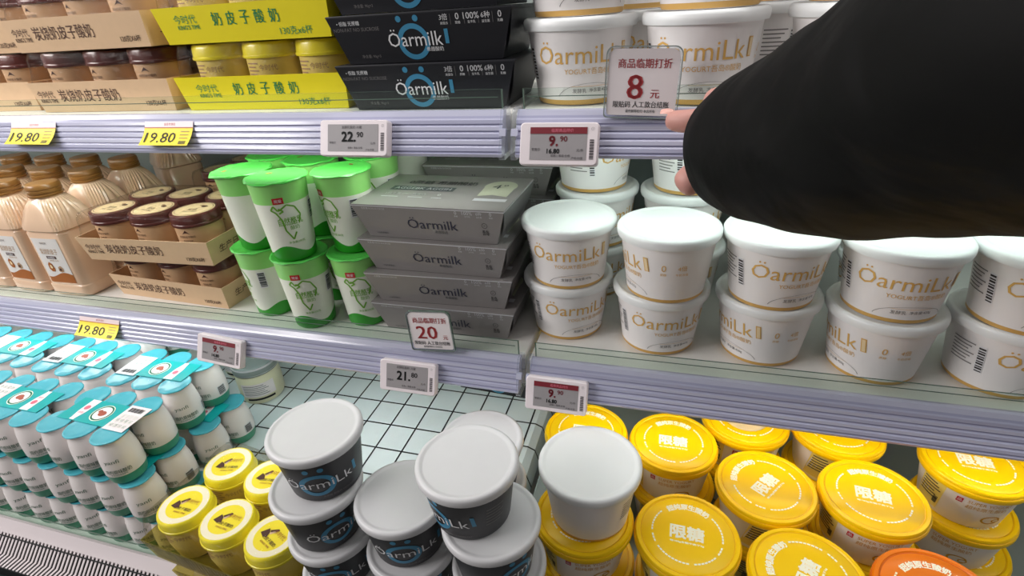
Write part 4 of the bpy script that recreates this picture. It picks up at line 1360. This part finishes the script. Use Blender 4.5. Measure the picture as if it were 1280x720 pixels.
def price_tag(label, x, z, w, h, big, cents, red, sub='', roll=0.0):
    t = thing('price_tag', label, 'price tag', (0, 0, 0), 0, 'electronic price tags')
    O, U, V, N = rail_frame(x, z)
    if roll:
        U, V = U * math.cos(roll) + V * math.sin(roll), V * math.cos(roll) - U * math.sin(roll)
    P = lambda u, v, n: tuple(O + U * u + V * v + N * n)
    hw, hh, th = w / 2, h / 2, 0.0095
    b = MB()

    def rr(k, n, r=0.0035):
        pts = []
        for q, (sx, sy) in enumerate(((1, 1), (-1, 1), (-1, -1), (1, -1))):
            for s in range(5):
                a = PI / 2 * q + PI / 2 * s / 4
                pts.append(P(sx * (hw - k - r) + r * math.cos(a), sy * (hh - k - r) + r * math.sin(a), n))
        return pts
    rows = [rr(0, 0), rr(0, th - 0.0012), rr(0.0010, th)]
    b.grid(rows, 'tag_white', smooth=False)
    b.cap(rows[0], 'tag_white', True)
    b.cap(rows[-1], 'tag_white')
    b.text('⊙', lambda u, v: P(u, v, th + 0.0003), 'eink_grey', 0.003, None, hw - 0.0055, hh - 0.006, 0, 0)
    for i in range(14):
        b.patch(hw - 0.0078, hw - 0.0038, -hh + 0.006 + 0.0013 * i, -hh + 0.0067 + 0.0013 * i + 0.0003 * (i % 2), lambda u, v: P(u, v, th + 0.0003), 'eink_dark', 1)
    b.build('casing', t)
    s = MB()
    sx0, sx1, sy0, sy1 = -hw + 0.010, hw - 0.0105, -hh + 0.005, hh - 0.0045
    s.face([P(sx0, sy0, th + 0.0003), P(sx1, sy0, th + 0.0003), P(sx1, sy1, th + 0.0003), P(sx0, sy1, th + 0.0003)], 'eink_grey')
    f = lambda u, v: P(u, v, th + 0.0006)
    f2 = lambda u, v: P(u, v, th + 0.0009)
    sw, sh = sx1 - sx0, sy1 - sy0
    hd = sh * 0.20
    if red:
        s.patch(sx0, sx1, sy1 - hd, sy1, f, 'tag_red', 1)
        s.text('临期商品特价', f2, 'pink_print', hd * 0.55, None, (sx0 + sx1) / 2 + 0.004, sy1 - hd / 2, 0.01, 0)
    else:
        s.text('发酵乳酸奶 冷藏', f, 'eink_dark', hd * 0.55, None, sx0 + sw * 0.48, sy1 - hd * 0.55, 0.01, 0)
    ink = 'tag_red' if red else 'slot_black'
    bh = sh * (0.36 if not red else 0.30)
    yb_ = sy1 - hd - bh * 0.62 - 0.001
    s.text(big, f, ink, bh, None, sx0 + sw * 0.42, yb_, 0.03, 0)
    wb = bh * 0.55 * len(big)
    s.text(cents, f, ink, bh * 0.55, None, sx0 + sw * 0.42 + wb * 0.5 + bh * 0.52, yb_ + bh * 0.22, 0.02, 0)
    if sub:
        s.text(sub, f, 'slot_black', sh * 0.14, None, sx0 + sw * 0.42, sy0 + sh * 0.27, 0.03, 0)
    s.text('元/件', f, 'eink_dark', sh * 0.09, None, sx1 - 0.006, sy0 + sh * 0.30, 0.0, 0)
    s.text('零售价', f, 'eink_dark', sh * 0.09, None, sx0 + 0.006, sy0 + sh * 0.32, 0.0, 0)
    s.text('规格:1 等级:合格', f, 'eink_dark', sh * 0.08, None, sx0 + sw * 0.55, sy0 + sh * 0.13, 0.0, 0)
    s.text('产地:中国', f, 'eink_dark', sh * 0.08, None, sx0 + sw * 0.84, sy0 + sh * 0.06, 0.0, 0)
    s.build('screen', t)
    return t


price_tag('white electronic price tag reading 22.90 on the upper rail', -0.3235, 1.3300, 0.080, 0.037, '22.', '90', False)
price_tag('white electronic price tag reading 9.90 with red bar, on the upper rail', -0.1055, 1.3255, 0.0745, 0.0395, '9.', '90', True, '16.80')
price_tag('small white electronic price tag with dim digits above the glass jar', -0.6090, 1.0265, 0.078, 0.041, '9.', '90', True, '14.80', -0.07)
price_tag('white electronic price tag reading 21.80 on the middle rail', -0.3100, 1.0250, 0.0790, 0.0410, '21.', '80', False)
price_tag('white electronic price tag with red bar on the middle rail above the yellow tubs', -0.1145, 1.0265, 0.0745, 0.0405, '9.', '90', True, '16.80')


def paper_label(label, x, z, w, h, shear=0.0):
    b = MB()
    O, U, V, N = rail_frame(x, z)

    def fn(u, v, e=0.0):
        k = max(0.0, (h / 2 - v) / h)
        out = 0.0006 + 0.010 * k ** 2.2 + e
        return tuple(O + U * (u + shear * k) + V * v + N * out)
    n = 8
    rows = [[fn(-w / 2 + w * i, -h / 2 + h * j / n) for i in (0, 1)] for j in range(n + 1)]
    b.grid(rows[:7], 'paper_yellow', closed=False, smooth=True)
    b.grid(rows[6:7] + [[fn(-w / 2 + w * i, h / 2 - 0.0065) for i in (0, 1)]], 'paper_yellow', closed=False)
    b.grid([[fn(-w / 2 + w * i, h / 2 - 0.0065) for i in (0, 1)], [fn(-w / 2 + w * i, h / 2) for i in (0, 1)]], 'paper_pink', closed=False)
    f2 = lambda u, v: fn(u, v, 0.0004)
    b.patch(-w / 2, w / 2, h / 2 - 0.0075, h / 2 - 0.0066, f2, 'sign_red', 1)
    b.text('会员专享价', f2, 'sign_red', 0.0032, None, 0.002, h / 2 - 0.0032, 0.01, 0)
    b.text('19.80', f2, 'slot_black', h * 0.42, w * 0.62, -w * 0.12, -h * 0.16, 0.008, 0)
    for i in range(3):
        b.patch(w * 0.27, w * 0.44, -h * 0.02 - 0.004 * i + 0.003, -h * 0.02 - 0.004 * i + 0.0038, f2, 'kraft_inside', 1)
    for i in range(10):
        b.patch(w * 0.30 + 0.0010 * i, w * 0.30 + 0.0010 * i + 0.0006, -h * 0.44, -h * 0.30, f2, 'dark_print', 1)
    o = b.build('paper_price_label')
    tag(o, label, 'price label', 'yellow paper price labels')
    return o


paper_label('yellow paper label reading 19.80 at the left photo edge on the upper rail', -0.7970, 1.3350, 0.0790, 0.029)
paper_label('yellow paper label reading 19.80 under the yellow trays on the upper rail', -0.5760, 1.3350, 0.0720, 0.029)
paper_label('yellow paper label reading 19.80 on the middle rail above the bottle six-packs', -0.8470, 1.0360, 0.0820, 0.029)


def sign(label, cx, y, zb_, w, h, num, roll, lean):
    t = thing('discount_sign', label, 'price sign', (cx, y, zb_), roll * 0, 'discount signs in clear holders')
    U = Vector((math.cos(roll), 0, -math.sin(roll)))
    V = Vector((math.sin(roll), math.sin(lean), math.cos(roll))).normalized()
    N = U.cross(V) * 1.0
    N = Vector((0, -1, 0)) if N.y > 0 else N
    P = lambda u, v, n: tuple(U * u + V * v + N * n)

    def rr(k, n, r=0.007):
        pts = []
        for q, (sx, sy) in enumerate(((1, 1), (-1, 1), (-1, -1), (1, -1))):
            for s in range(6):
                a = PI / 2 * q + PI / 2 * s / 5
                rad = r if sy > 0 else 0.003
                pts.append(P(sx * (w / 2 - k - rad) + rad * math.cos(a), h / 2 + sy * (h / 2 - k - rad) + rad * math.sin(a), n))
        return pts
    b = MB()
    b.grid([rr(0.0022, 0), rr(0.0022, 0.0006)], 'sign_white', smooth=False)
    b.cap(rr(0.0022, 0), 'sign_white', True)
    b.cap(rr(0.0022, 0.0006), 'sign_white')
    f = lambda u, v: P(u, v, 0.0010)
    b.text('商品临期打折', f, 'sign_red', 0.0078, 0.046, 0.001, h * 0.765, 0.014, 0)
    if len(num) == 1:
        b.text(num, f, 'sign_red', 0.0205, 0.0135, -0.006, h * 0.44, 0.020, 0)
        b.text('元', f, 'sign_red', 0.0070, None, 0.0115, h * 0.345, 0.02, 0)
    else:
        b.text(num, f, 'sign_red', 0.0180, 0.028, -0.005, h * 0.46, 0.020, 0)
        b.text('元', f, 'sign_red', 0.0060, None, 0.0195, h * 0.345, 0.02, 0)
    b.text('限贴码 人工款台结账', f, 'slot_black', 0.0055, 0.049, 0.0, h * 0.195, 0.014, 0)
    b.text('最终解释权归 本店所有', f, 'slate_print', 0.0028, 0.026, 0.0, h * 0.100, 0.014, 0)
    b.build('card', t)
    b = MB()
    for n0, n1 in ((-0.0012, -0.0004),):
        b.grid([rr(0, n0), rr(0, n1)], 'clear_acrylic', smooth=False)
        b.cap(rr(0, n0), 'clear_acrylic', True)
        b.cap(rr(0, n1), 'clear_acrylic')
    # dark cut edge of the acrylic
    b.grid([rr(-0.0002, -0.0012), rr(-0.0002, 0.0022)], 'guard_edge', smooth=False)
    b.grid([rr(0.0, 0.0023), rr(0.0008, 0.0023)], 'back_grey', smooth=False)
    b.build('clear_holder', t)
    b = MB()
    b.box(-0.012, 0.012, -0.0015, 0.0060, -0.004, 0.0005, 'clear_acrylic', 0.0008)
    b.build('foot_clip', t)
    return t


sign('white discount sign with a big red 8 in a clear holder, touched by the finger', -0.0335, 0.5185, 1.3490, 0.0650, 0.0600, '8', 0.035, 0.06)
sign('white discount sign with a red 20 standing before the grey cartons', -0.2755, 0.5195, 1.0625, 0.0600, 0.0560, '20', -0.075, 0.06)


# ------------------------------------------------------------------ the shopper's arm
person = thing('person', 'person reaching in with a black sleeve, index finger at the sign reading 8', 'person', (0.36, -0.16, 1.47))
PO = Vector(person.location)


def skin_body(name, nodes, edges, root, m, parent):
    me = bpy.data.meshes.new(name)
    me.from_pydata([tuple(Vector(n[0]) - PO) for n in nodes], edges, [])
    o = bpy.data.objects.new(name, me)
    COL.objects.link(o)
    sk = o.modifiers.new('skin', 'SKIN')
    sk.use_smooth_shade = True
    for i, n in enumerate(nodes):
        d = me.skin_vertices[0].data[i]
        d.radius = (n[1], n[1] * (n[2] if len(n) > 2 else 1.0))
        d.use_root = (i == root)
    ss = o.modifiers.new('sub', 'SUBSURF')
    ss.levels = ss.render_levels = 2
    dg = bpy.context.evaluated_depsgraph_get()
    me2 = bpy.data.meshes.new_from_object(o.evaluated_get(dg))
    o.modifiers.clear()
    o.data = me2
    me2.materials.clear()
    me2.materials.append(M[m])
    me2.polygons.foreach_set('use_smooth', [True] * len(me2.polygons))
    o.parent = parent
    return o


nodes = [
    ((0.0500, 0.4450, 1.3500), 0.020, 0.8),      # 0 palm
    ((0.0700, 0.4150, 1.3550), 0.023, 0.85),     # 1 wrist
    ((0.0980, 0.3550, 1.3760), 0.034),           # 2 forearm
    ((0.1420, 0.2700, 1.4200), 0.043),           # 3 near the elbow
    ((0.2600, 0.0600, 1.4550), 0.050),           # 4 upper arm
    ((0.3560, -0.1500, 1.4700), 0.055),          # 5 shoulder
    ((0.0345, 0.4668, 1.3615), 0.0118),          # 6 index knuckle
    ((0.0150, 0.4650, 1.3565), 0.0105),          # 7
    ((0.0020, 0.4690, 1.3555), 0.0096),          # 8
    ((-0.0095, 0.4755, 1.3560), 0.0080),         # 9 index tip
    ((0.0390, 0.4840, 1.3690), 0.0115),          # 10 middle knuckle
    ((0.0270, 0.4950, 1.3725), 0.0094),          # 11
    ((0.0250, 0.4915, 1.3540), 0.0085),          # 12
    ((0.0380, 0.4840, 1.3470), 0.0075),          # 13
    ((0.0480, 0.4960, 1.3680), 0.0105),          # 14 ring knuckle
    ((0.0360, 0.5110, 1.3700), 0.0086),          # 15
    ((0.0360, 0.5060, 1.3520), 0.0080),          # 16
    ((0.0470, 0.4980, 1.3460), 0.0072),          # 17
    ((0.0570, 0.5020, 1.3600), 0.0090),          # 18 little knuckle
    ((0.0480, 0.5180, 1.3600), 0.0075),          # 19
    ((0.0480, 0.5140, 1.3480), 0.0070),          # 20
    ((0.0560, 0.5070, 1.3430), 0.0064),          # 21
    ((0.0470, 0.4330, 1.3360), 0.0140),          # 22 thumb base
    ((0.0265, 0.4335, 1.3275), 0.0140),          # 23
    ((0.0130, 0.4310, 1.3195), 0.0130),          # 24
    ((0.0040, 0.4270, 1.3120), 0.0105),          # 25 thumb tip
]
edges = [(0, 1), (1, 2), (2, 3), (3, 4), (4, 5), (0, 6), (6, 7), (7, 8), (8, 9), (0, 10), (10, 11), (11, 12), (12, 13), (0, 14), (14, 15), (15, 16), (16, 17), (0, 18), (18, 19), (19, 20), (20, 21), (0, 22), (22, 23), (23, 24), (24, 25)]
skin_body('body', nodes, edges, 0, 'skin', person)
for nm, c, ax, nrm, w, l in (('fingernail', (-0.0085, 0.4745, 1.3640), (-1, 0.5, 0.0), (0, -0.35, 1), 0.0042, 0.0055),):
    ax = Vector(ax).normalized()
    nr = Vector(nrm)
    nr = (nr - ax * nr.dot(ax)).normalized()
    sd = ax.cross(nr)
    b = MB()
    rows = []
    for i in range(5):
        u = -1 + 0.5 * i
        rows.append([tuple(Vector(c) - PO + ax * u * l + sd * w * v * (1 - 0.25 * u * u) + nr * (0.0006 - 0.0022 * v * v - 0.001 * u * u)) for v in (-1, -0.5, 0, 0.5, 1)])
    b.grid(rows, 'nail', closed=False)
    b.build(nm, person)

path = [((0.0330, 0.4560, 1.3335), 0.0365), ((0.0430, 0.4440, 1.3385), 0.0450), ((0.0570, 0.4200, 1.3480), 0.0535), ((0.0841, 0.3822, 1.3628), 0.0610), ((0.1062, 0.3506, 1.3788), 0.0650),
        ((0.1263, 0.3156, 1.4004), 0.0690), ((0.1460, 0.2781, 1.4204), 0.0725), ((0.2000, 0.2000, 1.4400), 0.0780), ((0.2600, 0.1000, 1.4500), 0.0850), ((0.3250, -0.0500, 1.4600), 0.0930), ((0.3600, -0.1600, 1.4700), 0.0960)]
# finer rings by interpolation
fine = []
for (p, r), (q, s) in zip(path, path[1:]):
    for i in range(8):
        k = i / 8
        fine.append((Vector(p).lerp(Vector(q), k), r + (s - r) * k))
fine.append((Vector(path[-1][0]), path[-1][1]))
for it in range(6):
    fine = [fine[0]] + [((fine[i - 1][0] + fine[i][0] * 2 + fine[i + 1][0]) / 4, (fine[i - 1][1] + fine[i][1] * 2 + fine[i + 1][1]) / 4) for i in range(1, len(fine) - 1)] + [fine[-1]]
seg = 64
rows = []
frames = []
up = Vector((0, 0, 1))
for i, (p, r) in enumerate(fine):
    d = (fine[min(i + 1, len(fine) - 1)][0] - fine[max(i - 1, 0)][0]).normalized()
    if i == 0:
        d0 = d
    if i < 5:
        d = (Vector((0.75, -0.62, 0.12)) * (5 - i) / 5 + d * i / 5).normalized()
    u = (up - d * up.dot(d)).normalized()
    s = d.cross(u)
    frames.append((p, u, s, r, d))
    ring = []
    for j in range(seg):
        a = 2 * PI * j / seg
        t_ = i * 0.22
        w = 0.018 * math.sin(3 * a + t_ * 1.3) * math.sin(t_ * 2.1 + a) + 0.014 * math.sin(5 * a - t_ * 2.3 + 1.0) + 0.022 * math.exp(-((t_ % 2.6) - 1.3) ** 2 * 4) * math.cos(a * 2 - t_)
        w *= 0.55 * min(1.0, 0.25 + i / 12)
        ring.append(tuple(p - PO + (u * math.cos(a) + s * math.sin(a)) * r * (1 + w)))
    rows.append(ring)
inner = [[tuple(Vector(q) * 0 + fr_[0] - PO + (Vector(q) + PO - fr_[0]) * k + fr_[4] * dd) for q in rows[0]] for fr_, k, dd in ((frames[0], 0.985, -0.0012), (frames[0], 0.95, -0.0008), (frames[0], 0.93, 0.006), (frames[0], 0.90, 0.03))]
b = MB()
b.grid(inner[::-1] + rows, 'sleeve_cloth')
b.cap(rows[-1], 'sleeve_cloth')
sl = b.build('sleeve', person, sharp=80)
b = MB()
pts = []
for i in range(10, 58):
    p, u, s, r, d = frames[i]
    j = 9 - 5 * (i / 58)
    k = int(seg * 0.955 - i * 0.10) % seg
    pts.append(Vector(rows[i][k]))
b.tube(pts, 0.0011, 'sleeve_seam', 6)
b.build('seam', sl)
